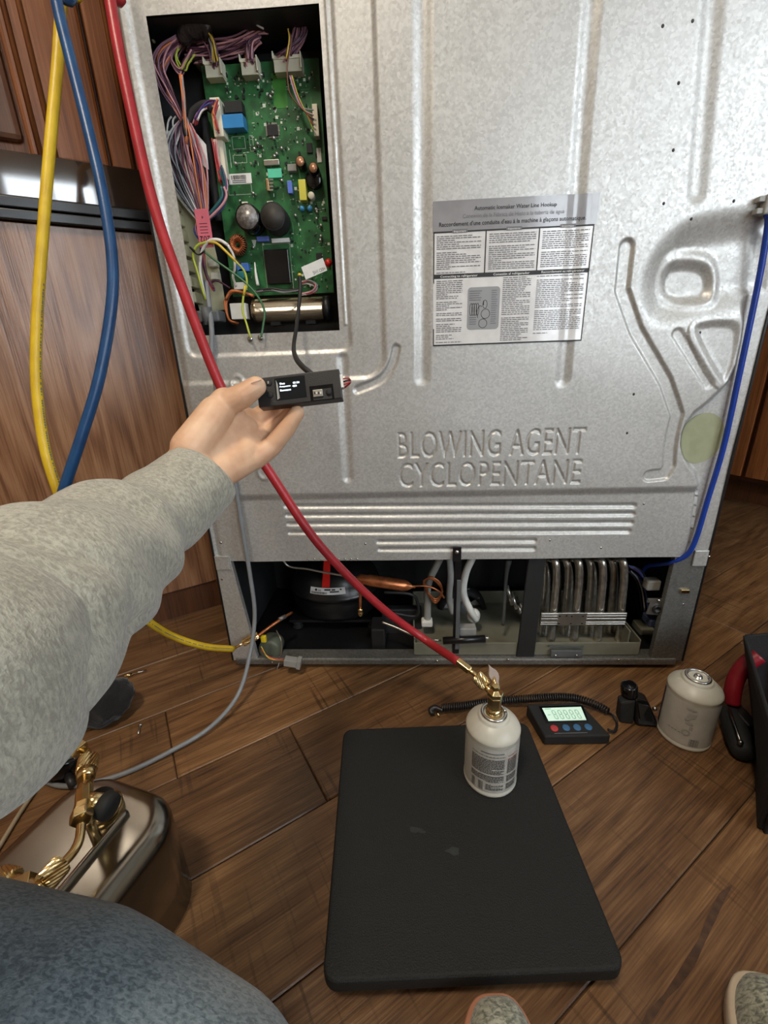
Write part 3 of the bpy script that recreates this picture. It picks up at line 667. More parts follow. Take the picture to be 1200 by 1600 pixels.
# toroid choke
c = P(372, 383, y=YB-.012); tm = MB()
for k in range(26):
    t0 = 2*PI*k/26; d = np.array([math.cos(t0), 0, math.sin(t0)]); e = np.array([0, 1., 0])
    tm.tube([c+d*.0095+(d*math.cos(p)*.0052+e*math.sin(p)*.0065) for p in np.linspace(0, 2*PI, 9)], .0009, n=5, spline=False)
part('toroid_winding', tm, 'copper', cb, stuff=True); part('toroid_core', MB().tube([c+np.array([math.cos(t), 0, math.sin(t)])*.0095 for t in np.linspace(0, 2*PI, 25)], .0044, n=8, spline=False), 'black_matte', cb)
comp('film_capacitor', 401, 369, 420, 377, .007, bpy.data.materials['blue_ceramic'], label='long blue film capacitor'); comp('fuse_holder', 424, 372, 452, 379, .004, 'label', label='white fuse label')
o, a, wd, ht = comp('heatsink', 415, 389, 452, 440, .004, 'black_matte')
comp('heatsink_core', 415, 390, 452, 444, .0065, 'black_gloss', bev=.001)
comp('filter_capacitor', 370, 411, 388, 424, .010, mat('blue_film', rgb(66, 110, 190), .35), label='blue filter capacitor'); can('disc_capacitor', 377, 428, 7, .010, mat('teal_lacquer', rgb(40, 116, 120), .4))
part('nylon_post', MB().tube([P(398, 410, y=.05), P(400, 430, y=.046), P(403, 446, y=.044)], [.0008, .0022, .0026], 8), 'white', cb)
comp('socket', 365, 441, 382, 452, .014, 'white'); part('white_arrow', MB().prism([P(*q, y=YB-.0004) for q in ((393, 375), (401, 375), (398, 388))], (0, -.0006, 0)), 'silk', cb)
# little components, too many to pick apart
small = MB(); silk = MB(); sol = MB(); trk = MB()
def inb(px_, py_):
    for (x0, y0, x1, y1) in ((316, 100, 352, 285), (350, 155, 382, 205), (354, 268, 396, 290), (364, 318, 448, 362), (410, 384, 456, 450), (460, 245, 500, 290), (428, 120, 447, 165)):
        if x0 < px_ < x1 and y0 < py_ < y1: return True
    return False
zone = [((322, 112), (500, 155), 150), ((395, 160), (495, 300), 190), ((450, 310), (518, 450), 130), ((358, 205), (410, 265), 40), ((390, 380), (412, 440), 14), ((358, 300), (520, 330), 30)]
for (p0, p1, n) in zone:
    for _ in range(n):
        a_, b_ = rng.uniform(p0[0], p1[0]), rng.uniform(p0[1], p1[1])
        if inb(a_, b_): continue
        c = Q(a_, b_)
        if not (BX0+.003 < c[0] < BX1-.003 and BZ0+.003 < c[2] < BZ1-.003): continue
        t = rng.random(); s = rng.uniform(.0012, .0034); l = rng.choice([1, 1.6, .6])
        if t < .28: small.box((c[0], YB-.001, c[2]), (s, .002, s*l))
        elif t < .55: sol.box((c[0], YB-.0009, c[2]), (s*.6, .0018, s*l*.6))
        elif t < .62: sol.cyl((c[0], YB, c[2]), (c[0], YB-.005, c[2]), .0021, n=10)
        else: silk.box((c[0], YB-.0001, c[2]), (s*.25 if rng.random() < .5 else s*1.3, .0003, s*1.3 if rng.random() < .5 else s*.25))
part('small_components', small, 'black_matte', cb, stuff=True); part('solder_joints', sol, 'solder', cb, stuff=True)
def rect_line(mb, x0, y0, x1, y1, t=.0004):
    a = Q(x0, y0); b = Q(x1, y1)
    for (p, q) in (((a[0], a[2]), (b[0], a[2])), ((b[0], a[2]), (b[0], b[2])), ((b[0], b[2]), (a[0], b[2])), ((a[0], b[2]), (a[0], a[2]))):
        mb.box(((p[0]+q[0])/2, YB-.0001, (p[1]+q[1])/2), (abs(p[0]-q[0])+t, .0003, abs(p[1]-q[1])+t))
for r in ((362, 214, 384, 232), (364, 243, 386, 254), (358, 234, 362, 262), (356, 289, 394, 303), (389, 212, 397, 236), (410, 382, 459, 452)): rect_line(silk, *r)
part('board_print', silk, 'silk', cb, stuff=True)
for k in range(60):
    a_, b_ = rng.uniform(355, 505), rng.uniform(125, 440)
    if inb(a_, b_): continue
    c = Q(a_, b_); L_ = rng.uniform(.006, .03); v = rng.random() < .55
    trk.box((c[0], YB-.00005, c[2]), (.0005 if v else L_*.5, .0002, L_*.6 if v else .0005))
part('board_tracks', trk, 'pcb_dk', cb, stuff=True)
part('solder_mask_patch', MB().box(Q(437, 142)-np.array([0, .0001, 0]), (.020, .0003, .040)), mat('bright_green_patch', rgb(62, 134, 54), .35), cb)
# run capacitor lying along the bottom
ca, cb_ = P(397, 487, y=.048), P(507, 478, y=.048)
cb_[2] = ca[2]
rr_ = .0185
RC = part('run_capacitor', MB().lathe([(rr_*.9, 0), (rr_, .0015), (rr_, .006), (rr_*1.02, .0065), (rr_, .007), (rr_, np.linalg.norm(cb_-ca)-.002), (rr_*.9, np.linalg.norm(cb_-ca))], ca, cb_-ca, 32), mat('bright_aluminium_can', rgb(226, 206, 176), .2, 1.), FR, label='shiny aluminium run capacitor')
for f in (.3, .8):
    q = ca+(cb_-ca)*f; part('capacitor_foot', MB().box(q+np.array([0, .004, -rr_-.001]), (.016, .022, .006)), 'black_matte', RC)
part('capacitor_cap', MB().lathe([(rr_*1.04, 0), (rr_*1.04, .010)], cb_, cb_-ca, 32), 'black', RC)
a = P(375, 487, y=.038); part('plug_box', MB().box(a, (.026, .016, .024)), 'white', FR, bev=.001, label='white plug box')
# cream wire guide along the left side of the tray
guide = [(262, 318), (276, 318), (300, 372), (318, 420), (345, 420), (352, 478), (320, 484)]
g = MB(); g.prism([P(*q, y=.056) for q in ((262, 296), (318, 318), (338, 400), (354, 484), (312, 488), (294, 420), (274, 350))], (0, .004, 0)); WG = part('wire_guide', g, 'cream', FR, bev=.001)
for k in range(7):
    t = k/6; q = P(270+36*t, 318+148*t, y=.040); part('guide_clip', MB().box(q, (.012, .030, .016)), 'cream', WG, bev=.0015)
for q in ((334, 412), (337, 432)): part('guide_clip', MB().box(P(*q, y=.05), (.013, .014, .010)), 'conn', WG, bev=.001)
part('guide_hook', MB().lathe([(.012, 0), (.010, .03)], P(318, 98, y=.085), (0, -1, 0), 16), 'cream', WG)
for q in ((238, 52), (240, 112), (255, 245), (266, 330)): part('guide_clip', MB().sph(P(*q, y=.045), .006, 10, 6, (.6, 1, 1.8)), 'cream', WG)
part('divider', MB().tube([P(246, 115, y=.06), P(246, 160, y=.06), P(252, 182, y=.06), P(270, 186, y=.06)], .0022, 8), 'black', FR)
# strain relief and cord
a = P(329, 495, y=.020); part('strain_relief', MB().box(a, (.040, .030, .017)), 'grey', FR, bev=.003); part('strain_collar', MB().cyl(a+np.array([0, -.012, -.013]), a+np.array([0, -.012, .013]), .0085, n=16), 'grey', FR)
cordp = [P(322, 440, y=.03), P(326, 470, y=.018), P(329, 495, y=.004), P(331, 520, y=-.008), P(331, 560, y=-.013), P(336, 595, y=-.014), P(352, 680, y=-.016), P(368, 760, y=-.018), P(381, 840, y=-.02), P(391, 900, y=-.025), P(398, 960, y=-.035), P(391, 1020, y=-.06)]
cordp += [P(372, 1085, z=.03), P(330, 1135, z=.012), P(270, 1172, z=.006), P(200, 1206, z=.0055), P(140, 1224, z=.0055), P(95, 1228, z=.0055), P(60, 1216, z=.0055)]
part('power_cord', MB().tube(cordp, .0039, 12, 8), 'cord', FR, label='grey cord hanging down to the floor')
# ground screws
for q in ((392, 530), (408, 528)):
    x, z = XZ(*q); part('ground_screw', MB().sph((x, -hz(x, z)-.001, z), .0048, 14, 8, (1, .7, 1)), 'steel', FR)

def W(path, col, r=.0011, y=None, sub=5):
    pts = [P(q[0], q[1], y=(q[2] if len(q) > 2 else y)) for q in path]
    return part('wire', MB().tube(pts, r, 6, sub), WIRE[col], FR)
def bundle(path, n, spread, cols, y=.03, r=.00125, fan=None, sub=4):
    k = len(path)
    for i in range(n):
        th = rng.uniform(0, 2*PI); rad = math.sqrt(rng.random())
        pts = []
        for j, q in enumerate(path):
            s = (fan[j] if fan else 1)*spread
            c = P(q[0], q[1], y=(q[2] if len(q) > 2 else y))
            tt = th+.35*j*(1 if i % 2 else -1)
            pts.append(c+np.array([math.cos(tt)*rad*s, min(math.sin(tt)*rad*s*.7, .02), math.cos(tt+1.2)*rad*s*.75])+rng.normal(0, .0007, 3))
        part('wire', MB().tube(pts, r*rng.uniform(.85, 1.1), 5, sub), WIRE[cols[i % len(cols)]], FR)
M1 = ['mauve', 'plum', 'pink', 'mauve', 'plum', 'brown', 'mauve', 'grey']
bundle([(300, 82), (330, 78), (365, 74), (395, 62), (408, 52)], 26, .011, ['pink', 'plum', 'mauve', 'plum', 'pink', 'black', 'mauve'], y=.045)
bundle([(280, 62), (258, 82), (248, 108), (262, 142), (278, 172), (289, 196)], 26, .010, ['orange', 'pink', 'plum', 'mauve', 'plum', 'orange', 'mauve'], y=.030, fan=[.6, 1, 1, .8, .4, .25])
bundle([(300, 60), (285, 68), (272, 92), (283, 112), (290, 100), (300, 84)], 9, .005, ['mauve', 'pink', 'plum', 'lime', 'plum'], y=.035)
bundle([(318, 45), (326, 62), (333, 82), (335, 104)], 18, .009, ['mauve', 'plum', 'grey', 'plum', 'yellow', 'mauve'], y=.040, fan=[1, .9, .8, .7])
bundle([(405, 60), (390, 72), (388, 86), (389, 100)], 16, .008, ['pink', 'plum', 'mauve', 'plum', 'brown'], y=.040, fan=[.4, .9, .9, .9])
bundle([(440, 96), (466, 70), (476, 48), (466, 27), (462, 55), (450, 94)], 16, .009, ['mauve', 'pink', 'mauve', 'plum'], y=.042, fan=[1.2, .5, .4, .3, .6, .8])
bundle([(456, 90), (468, 60), (474, 42)], 7, .006, ['plum', 'pink', 'mauve'], y=.05, fan=[1.4, 1, .6])
bundle([(290, 52), (330, 28), (370, 24), (410, 48)], 14, .007, ['plum', 'brown', 'black', 'brown', 'orange', 'plum'], y=.055, fan=[1.2, 1, 1, .3])
bundle([(300, 60), (345, 50), (385, 58), (412, 48)], 12, .011, ['blue', 'black', 'plum', 'grey', 'mauve', 'black'], y=.055, fan=[1, 1, .8, .4])
part('tape_wrap', MB().tube([P(284, 66, y=.034), P(296, 44, y=.030), P(318, 40, y=.032), P(330, 52, y=.034)], [.009, .013, .014, .011], 12), mat('wrinkled_tape', rgb(46, 40, 42), .22, bump=1., bscale=160), FR)
W([(346, 24), (362, 13), (385, 22), (400, 38), (412, 45)], 'white', .0011, .03); W([(335, 34), (350, 31), (362, 36)], 'yellow', .0012, .032)
W([(322, 48), (332, 60), (336, 78), (340, 96)], 'yellow', .0011, .028); W([(450, 45), (452, 62), (447, 92)], 'yellow', .0011, .03); W([(452, 50), (455, 66), (450, 95), (449, 120), (455, 150), (480, 178), (490, 186)], 'brown', .0009, .03)
for k, c_ in enumerate(('grey', 'pink', 'purple', 'red', 'lime')): W([(452+k, 118), (462+k, 150), (472+k*2, 168+k*3), (490, 172+k*8)], c_, .0009, .036)
# middle loom
bundle([(287, 188), (276, 215), (272, 255), (290, 300), (312, 340)], 30, .019, ['grey', 'grey', 'white', 'plum', 'grey', 'mauve'], y=.036, fan=[.18, .7, 1, .8, .3])
bundle([(289, 186), (293, 220), (302, 262), (312, 300), (320, 344)], 28, .015, ['pink', 'mauve', 'plum', 'pink', 'orange', 'grey', 'red', 'mauve'], y=.030, fan=[.2, .6, 1, .8, .3])
bundle([(292, 186), (304, 215), (314, 255), (320, 300), (322, 344)], 10, .006, ['purple', 'blue', 'pink', 'red', 'grey'], y=.034, fan=[.2, 1, 1, 1, .5])
bundle([(283, 118), (286, 150), (289, 190), (292, 225)], 6, .0022, ['orange', 'orange', 'blue', 'grey', 'orange'], y=.026, r=.0013)
part('cable_tie', MB().tube([P(288, 188, y=.030), P(290, 205, y=.028), P(292, 214, y=.028)], [.0042, .0046, .004], 10), 'black', FR)
part('sleeve', MB().tube([P(291, 200, y=.036), P(303, 176, y=.036), P(320, 165, y=.034), P(332, 170, y=.034)], .0062, 10), 'black_matte', FR)
part('sleeve', MB().tube([P(318, 180, y=.048), P(326, 230, y=.052), P(334, 290, y=.055), P(342, 345, y=.055)], .0060, 10), 'black_matte', FR)
bundle([(335, 158), (324, 162), (312, 172), (305, 190)], 7, .005, ['blue', 'red', 'purple', 'pink', 'white'], y=.028, r=.0012)
bundle([(340, 158), (335, 175), (336, 190), (340, 205)], 6, .003, ['red', 'orange', 'red', 'white'], y=.030, r=.0012)
bundle([(334, 220), (337, 245), (342, 262), (346, 285)], 8, .0035, ['red', 'red', 'pink', 'red'], y=.038, r=.0012)
bundle([(345, 262), (352, 290), (346, 318), (324, 342)], 9, .0035, ['teal', 'blue', 'purple', 'pink', 'teal'], y=.034, r=.0014)
W([(350, 292), (354, 306), (346, 322), (324, 344)], 'pink', .0018, .028); W([(346, 292), (347, 308), (335, 326), (320, 342)], 'teal', .0026, .032)
part('plug', MB().box(P(265, 220, y=.045), (.018, .016, .018)), 'white', FR, bev=.001); part('plug', MB().box(P(272, 240, y=.05), (.016, .01, .030)), 'ltgrey', FR, bev=.001)
W([(260, 212), (263, 190), (268, 182)], 'white', .0013, .035); W([(272, 210), (270, 190), (275, 182)], 'white', .0013, .035)
part('paper_flag', MB().prism([P(*q, y=.040) for q in ((305, 206), (322, 226), (326, 265), (313, 256))], (0, .0006, 0)), 'label', FR)
# pink tag
a = P(319, 357, y=.016); R_ = frame((1, 0, -.04), (0, 0, 1)); pt = part('cable_tag', MB().box(a, (.0215, .0022, .050)), mat('pink_tag', rgb(220, 112, 128), .5), FR, bev=.0005, label='pink numbered cable tag')
tx = MB(); text_on(tx, '202', a+np.array([.008, -.0013, -.010]), (-1, 0, 0), (0, 0, -1), (0, -1, 0), width=.016, height=.008); text_on(tx, '4', a+np.array([.002, -.0013, .016]), (-1, 0, 0), (0, 0, -1), (0, -1, 0), height=.004)
for k in range(4): tx.box(a+np.array([0, -.0012, .006-k*.004]), (.012, .0002, .0008))
part('tag_print', tx, 'ink', pt)
bundle([(316, 376), (316, 400), (322, 430), (333, 452)], 5, .003, ['purple', 'red', 'blue', 'red', 'plum'], y=.030, r=.0022)
bundle([(310, 345), (306, 358), (309, 370), (316, 378)], 5, .003, ['blue', 'pink', 'purple'], y=.03, r=.0012)
W([(332, 452), (331, 441), (340, 439), (359, 450)], 'plum', .0016, .035)
# mains leads fanning from the cord
W([(321, 468, .016), (313, 425, .018), (315, 395, .016), (326, 377, .012), (342, 375, .012), (356, 383, .014)], 'white', .0024); W([(356, 383, .014), (365, 400, .018), (367, 418, .02), (364, 432, .024), (369, 448, .030)], 'white', .0020)
W([(341, 376, .014), (356, 386, .016), (364, 402, .022), (376, 412, .03)], 'plum', .0019)
W([(321, 468, .014), (307, 420, .014), (302, 400, .013), (308, 384, .012), (324, 378, .012)], 'lime', .0019)
W([(324, 378, .012), (338, 380, .010), (352, 392, .006), (368, 408, .004)], 'yellow', .0020); W([(368, 408, .004), (382, 424, .004), (386, 445, .003), (381, 460, .002), (379, 485, -.002), (385, 505, -.007), (389, 519, -.012), (392, 528, -.012)], 'lime', .0017)
W([(383, 446, .0035), (381, 462, .001)], 'yellow', .0019)
W([(318, 392, .012), (334, 405, .010), (362, 425, .006), (385, 443, .003), (402, 462, -.001), (413, 485, -.005), (411, 510, -.008), (408, 527, -.012)], 'green', .0017)
W([(320, 392, .010), (310, 398, .01), (300, 390, .01), (297, 386, .01), (304, 392, .008)], 'black', .0012)
bundle([(355, 465), (352, 475), (358, 500), (372, 505)], 4, .003, ['orange', 'brown', 'brown'], y=.045, r=.0018); bundle([(352, 468), (362, 456), (385, 458), (396, 462)], 4, .002, ['orange', 'brown'], y=.042, r=.0018)
bundle([(400, 456), (425, 452), (445, 455), (468, 452)], 6, .003, ['black', 'black', 'grey'], y=.034, r=.0018)
bundle([(470, 442), (482, 440), (494, 446), (488, 456), (470, 460)], 6, .0035, ['red', 'white', 'pink', 'grey'], y=.036, r=.0013)
# tag on the black lead
a = P(491, 420, y=.012); R_ = frame((1, 0, .33), (-.33, 0, 1)); wt = part('paper_tag', MB().box(a, (.036, .0006, .018), np.stack([R_[:, 0], [0, 1, 0], R_[:, 1]], 1)), 'label', FR, label='white folded paper tag')
tx = MB(); text_on(tx, '5H1', a+R_[:, 0]*-.004-R_[:, 1]*.0075, R_[:, 0], R_[:, 1], (0, -1, 0), width=.008, height=.005); text_on(tx, 'CE0H', a+R_[:, 0]*.006-R_[:, 1]*.0075, R_[:, 0], R_[:, 1], (0, -1, 0), width=.010, height=.0045, align='L'); part('tag_print', tx, 'ink', wt)
part('red_bead', MB().sph(P(513, 411, y=.03), .006, 10, 8), 'red_tag', FR); part('lead_joint', MB().sph(P(468, 430, y=.012), .0032, 8, 6), 'yellow', FR)
# ---------------------------------------------------------------- instruction sheet on the back
Lc = dict(TL=XZ(676.3, 322.2), TR=XZ(931, 307.5), BL=XZ(676.3, 540.3), BR=XZ(906.5, 533.5))
lx0 = (Lc['TL'][0]+Lc['BL'][0])/2; lx1 = (Lc['TR'][0]+Lc['BR'][0])/2; lz0 = (Lc['BL'][1]+Lc['BR'][1])/2; lz1 = (Lc['TL'][1]+Lc['TR'][1])/2
LW, LH = lx1-lx0, lz1-lz0
def on_sheet(mb, u0, v0, u1, v1, lift, nu=None):
    """rectangle in label units (u right 0..1, v down 0..1) that follows the sheet metal"""
    nu = nu or max(1, int(abs(u1-u0)*LW/.004)); vs = []
    for j in (0, 1):
        for i in range(nu+1):
            x = lx0+LW*(u0+(u1-u0)*i/nu); z = lz1-LH*(v1 if j == 0 else v0); vs.append((x, z))
    a = np.array(vs); y = -H(a[:, 0], a[:, 1], .35)-lift
    mb.add([(a[i, 0], y[i], a[i, 1]) for i in range(len(a))], [(i, i+1, nu+2+i, nu+1+i) for i in range(nu)])
def grid_sheet(mb, u0, v0, u1, v1, lift, n=50, m=14):
    X, Z = np.meshgrid(lx0+LW*np.linspace(u0, u1, n+1), lz1-LH*np.linspace(v1, v0, m+1)); Y = -H(X, Z, .35)-lift
    mb.add(np.stack([X.ravel(), Y.ravel(), Z.ravel()], 1), [(j*(n+1)+i, j*(n+1)+i+1, (j+1)*(n+1)+i+1, (j+1)*(n+1)+i) for j in range(m) for i in range(n)], True)
def word_on(mb, body, uc, v, height, width=None, align='C', bold=.012, lift=.0011):
    vs, fs = glyphs(body, 1, bold=bold, res=2); x0, x1, y0, y1 = vs[:, 0].min(), vs[:, 0].max(), 0, .72
    sy = height*LH/.72; sx = (width*LW/(x1-x0)) if width else sy
    X = lx0+LW*uc+(vs[:, 0]-((x0+x1)/2 if align == 'C' else x0))*sx; Z = lz1-LH*v+vs[:, 1]*sy
    mb.add(np.stack([X, -H(X, Z, .35)-lift, Z], 1), fs)
MAT['film'] = mat('laminated_paper', rgb(226, 226, 226), .2, coat=.7); MAT['film_grey'] = mat('laminated_grey_head', rgb(150, 151, 155), .2, coat=.7)
mb = MB(); grid_sheet(mb, 0, .19, .99, 1, .0006); LS = part('instruction_sheet', mb, 'film', FR, label='printed water line instruction sheet')
mb = MB(); grid_sheet(mb, -.004, -.012, 1.004, .19, .0007, 50, 4); part('sheet_header', mb, 'film_grey', LS)
ink = MB(); soft = MB(); whites = MB(); greyp = MB()
word_on(ink, 'Automatic Icemaker Water Line Hookup', .50, .058, .026, .50); word_on(greyp, 'Conexión de la Fábrica de Hielo a la tubería de agua', .49, .105, .027, .62, bold=0); word_on(ink, "Raccordement d'une conduite d'eau à la machine à glaçons automatique.", .485, .153, .028, .90)
t = .006
for (a, b, c, d) in ((0, .185, .99, .195), (0, .185, .006, 1), (.984, .185, .99, 1), (0, .99, .99, 1.0), (.325, .19, .332, .48), (.655, .19, .662, .48), (0, .475, .99, .505)): on_sheet(ink, a, b, c, d, .0010)
for uc in (.165, .50, .83): on_sheet(greyp, uc-.048, .175, uc+.048, .198, .0012); word_on(whites, 'Important' if uc != .50 else 'Importante', uc, .194, .012, .075, lift=.0015)
word_on(whites, 'Connecting to refrigerator', .165, .499, .016, .24, lift=.0015); word_on(whites, 'Conexión al refrigerador', .50, .498, .016, .23, lift=.0015); word_on(whites, 'Raccordement au réfrigérateur', .825, .497, .016, .27, lift=.0015)
def para(u0, u1, v0, v1, dens=.9):
    v = v0
    while v < v1:
        if rng.random() < .08: v += .013
        ue = u1 if rng.random() < .7 else u0+(u1-u0)*rng.uniform(.3, .9)
        q = u0
        while q < ue:
            l = rng.uniform(.010, .035); on_sheet(soft, q, v, min(q+l, ue), v+.0058, .0010, nu=max(1, int(l*LW/.004))); q += l+.005
        v += .0138
for (a, b, c, d) in ((.02, .30, .215, .46), (.35, .64, .215, .46), (.68, .965, .215, .46), (.02, .19, .52, .97), (.45, .63, .515, .97), (.665, .965, .515, .93)): para(a, b, c, d)
mb = MB()
u0_, v0_, u1_, v1_ = .225, .575, .435, .885; n = 40; vs = []
X, Z = np.meshgrid(np.linspace(lx0+LW*u0_, lx0+LW*u1_, 13), np.linspace(lz1-LH*v1_, lz1-LH*v0_, 13))
# rounded grey picture panel
cxp, czp = (X[0, 0]+X[0, -1])/2, (Z[0, 0]+Z[-1, 0])/2; hx, hz_ = (X[0, -1]-X[0, 0])/2, (Z[-1, 0]-Z[0, 0])/2; rc_ = .005; poly = []
for (sx, sz, t0) in ((1, 1, 0), (-1, 1, PI/2), (-1, -1, PI), (1, -1, 1.5*PI)):
    for k in range(6):
        t_ = t0+k*PI/10; poly.append((cxp+sx*(hx-rc_)+rc_*math.cos(t_), czp+sz*(hz_-rc_)+rc_*math.sin(t_)))
pa = np.array(poly); mb.add([(x, -hz(x, z)-.0009, z) for x, z in poly], [tuple(range(len(poly)))]); part('diagram_panel', mb, mat_plain('mid_grey_print', rgb(146, 148, 150), .4), LS)
lines = MB()
def loop(cu_, cv_, ru, rv, t0=0, t1=2*PI, n=22):
    pts = []
    for t_ in np.linspace(t0, t1, n):
        x = lx0+LW*(cu_+ru*math.cos(t_)); z = lz1-LH*(cv_-rv*math.sin(t_)); pts.append((x, -hz(x, z)-.0012, z))
    lines.tube(pts, .00028, 4, spline=False)
for k in range(4): loop(.25+k*.014, .735, .009, .045)
loop(.345, .77, .028, .035); loop(.33, .84, .027, .033); loop(.34, .70, .014, .03); loop(.31, .76, .02, .05, 1, 4)
lines.box((lx0+LW*.33, -hz(lx0+LW*.33, lz1-LH*.68)-.0012, lz1-LH*.69), (.0012, .0002, .006))
part('diagram_lines', lines, 'ink', LS, stuff=True)
for k in range(16):
    v = .60+.016*k
    if k < 5: on_sheet(soft, .235, v, .30+.02*rng.random(), v+.006, .0012)
    on_sheet(soft, .38, v, .41+.012*rng.random(), v+.005, .0012)
    if k > 11: on_sheet(soft, .24, v, .285, v+.006, .0012)
part('heading_print', ink, 'ink', LS); part('grey_heading_print', greyp, 'ink_grey', LS); part('white_heading_print', whites, 'label', LS)
part('body_print', soft, 'ink_soft' if False else 'ink_grey', LS, stuff=True)
# ---------------------------------------------------------------- water tube and its clip
x, z = XZ(1196, 325)
CLx, CLz = XZ(1192, 326); CY = -hz(CLx, CLz)
tc_ = part('tube_clip', MB().box((CLx+.001, CY-.007, CLz), (.028, .014, .024)), 'ltgrey', FR, bev=.002, label='light grey tube clip')
for k in (-1, 1): part('clip_tooth', MB().box((CLx-.016, CY-.006, CLz+k*.007), (.010, .010, .007)), 'ltgrey', tc_, bev=.001)
tb = [P(1198, 334, y=-.018), P(1200, 350, y=-.016), P(1189, 420, y=-.012), P(1173, 500, y=-.010), P(1152, 600, y=-.009), P(1130, 700, y=-.009), P(1106, 780, y=-.009), P(1088, 840, y=-.010), P(1074, 866, y=-.008), P(1050, 878, y=.004), P(1030, 882, y=.03), P(1010, 886, y=.06), P(1000, 905, y=.07)]
part('water_tube', MB().tube(tb, .0042, 12, 8), 'tube_blue', FR, label='blue plastic water tube')
# ---------------------------------------------------------------- machine compartment
# compressor
CP = P(528, 945, y=.165); bx, by = CP[0], CP[1]; zb = .048
prof = [(.066, .0), (.092, .004), (.100, .016), (.103, .045), (.103, .058), (.107, .060), (.107, .066), (.103, .068), (.099, .088), (.088, .108), (.064, .124), (.034, .133), (.0, .135)]
cm = part('compressor', MB().lathe([(r, h) for r, h in prof[:-1]]+[(.004, .139)], (bx, by, zb), n=48, sy=.82), 'black_paint', FR, label='black domed compressor')
part('compressor_foot', MB().box((bx, by, .045), (.21, .13, .006)), 'black_paint', cm, bev=.002)
for sx in (-1, 1):
    for sy in (-1, 1): part('rubber_mount', MB().lathe([(.011, 0), (.013, .004), (.009, .010), (.013, .016), (.011, .024)], (bx+sx*.088, by+sy*.052, .022), n=18), 'rubber', cm)
# wrapped label on the dome
def wrap(w0, w1, h0, h1, sy=.82, lift=.0012, n=14, slope=.0):
    mb = MB(); vs = []
    for hh in (h0, h1):
        for i in range(n+1):
            t = w0+(w1-w0)*i/n; r = np.interp(hh, [p[1] for p in prof], [p[0] for p in prof])+lift; vs.append((bx+math.sin(t)*r, by-math.cos(t)*r*sy, zb+hh))
    mb.add(vs, [(i, i+1, n+2+i, n+1+i) for i in range(n)], True); return mb
lb = part('compressor_label', wrap(-.46, .34, .078, .093), 'label', cm, label='white curved compressor label')
pr = MB()
for k in range(26):
    a = -.42+k*.014; q = wrap(a, a+rng.uniform(.004, .010), .0795, .0842, lift=.0018, n=1); pr.add(q.v, q.f)
for (a, b, c) in ((-.12, .02, .088), (.04, .12, .088), (.0, .2, .0835), (.22, .26, .088)): q = wrap(a, b, c, c+.003, lift=.0018, n=3); pr.add(q.v, q.f)
part('label_print', pr, 'ink', lb, stuff=True)
mb = MB(); vs, fs = glyphs('LG', 1, bold=.02); s = .0052
r_ = np.interp(.098, [p[1] for p in prof], [p[0] for p in prof])
def on_dome(t, hh): r = np.interp(hh, [p[1] for p in prof], [p[0] for p in prof])+.0018; return (bx+math.sin(t)*r, by-math.cos(t)*r*.82, zb+hh)
mb.add([on_dome(-.26+q[0]*s/.095, .0865+q[1]*s) for q in vs], fs)
n = 16; mb.add([on_dome(-.31+math.cos(2*PI*i/n)*.0026/.095, .0885+math.sin(2*PI*i/n)*.0026) for i in range(n)], [tuple(range(n))]); part('label_print', mb, 'ink', lb)
a = P(511, 880, y=.075); b = P(509, 918, y=.080)
part('red_tag', MB().hexa([b+np.array([-.0085, 0, 0]), b+np.array([.0085, 0, 0]), b+np.array([.0085, .002, 0]), b+np.array([-.0085, .002, 0])], [a+np.array([-.006, 0, .01]), a+np.array([.008, 0, .01]), a+np.array([.008, .002, .01]), a+np.array([-.006, .002, .01])]), 'red_tag', FR, bev=.0005, label='red plastic strip')
def T(path, r, m, name='pipe', n=10, label=None, par=None, sub=7):
    return part(name, MB().tube([P(q[0], q[1], y=q[2]) for q in path], r, n, sub), m, par or FR, label=label)
T([(440, 872, .05), (452, 885, .05), (480, 889, .05), (500, 893, .05), (540, 900, .045), (556, 903, .045)], .0022, 'alu')
# filter drier
a = P(558, 904, y=.045); b = P(640, 916, y=.045); L_ = np.linalg.norm(b-a)
dr = part('filter_drier', MB().lathe([(.0024, -.006), (.006, 0), (.0105, .006), (.0105, .020), (.0120, .024), (.0122, L_-.012), (.0095, L_-.004), (.003, L_+.006), (.0022, L_+.012)], a, b-a, 20), 'copper', FR, label='copper filter drier')
T([(640, 916, .045), (668, 916, .045), (686, 924, .045), (694, 934, .05)], .0019, 'copper')
for k in range(3): T([(668, 925-k*2, .06), (662, 910-k, .06), (674, 902+k, .06), (688, 912+k*2, .06), (690, 928, .06), (680, 936+k*3, .06), (668, 925, .06)], .0022, 'copper')
T([(562, 915, .04), (563, 932, .036), (563, 950, .036)], .0028, 'copper', 'service_stub'); a = P(563, 950, y=.036); b = P(563.5, 967, y=.036)
part('service_cap', MB().lathe([(.003, 0), (.0058, .001), (.0058, .006), (.0042, .008), (.0062, .010), (.0055, .017), (.003, .019)], a, b-a, 12), 'brass', FR)
T([(597, 972, .03), (618, 980, .02), (640, 990, .01), (652, 993, .01)], .0026, 'alu'); T([(675, 1000, .01), (689, 1000.5, .01)], .0022, 'alu')
# process line on the left, reaching out to the yellow hose
T([(456, 957, .06), (440, 967, .03), (418, 982, .005), (404, 993, -.012)], .0032, 'copper', 'process_tube', label='copper process tube with braze marks')
T([(446, 963, .038), (436, 968, .025)], .0046, mat('grey_braze', rgb(128, 120, 116), .5, .6), 'braze_joint')
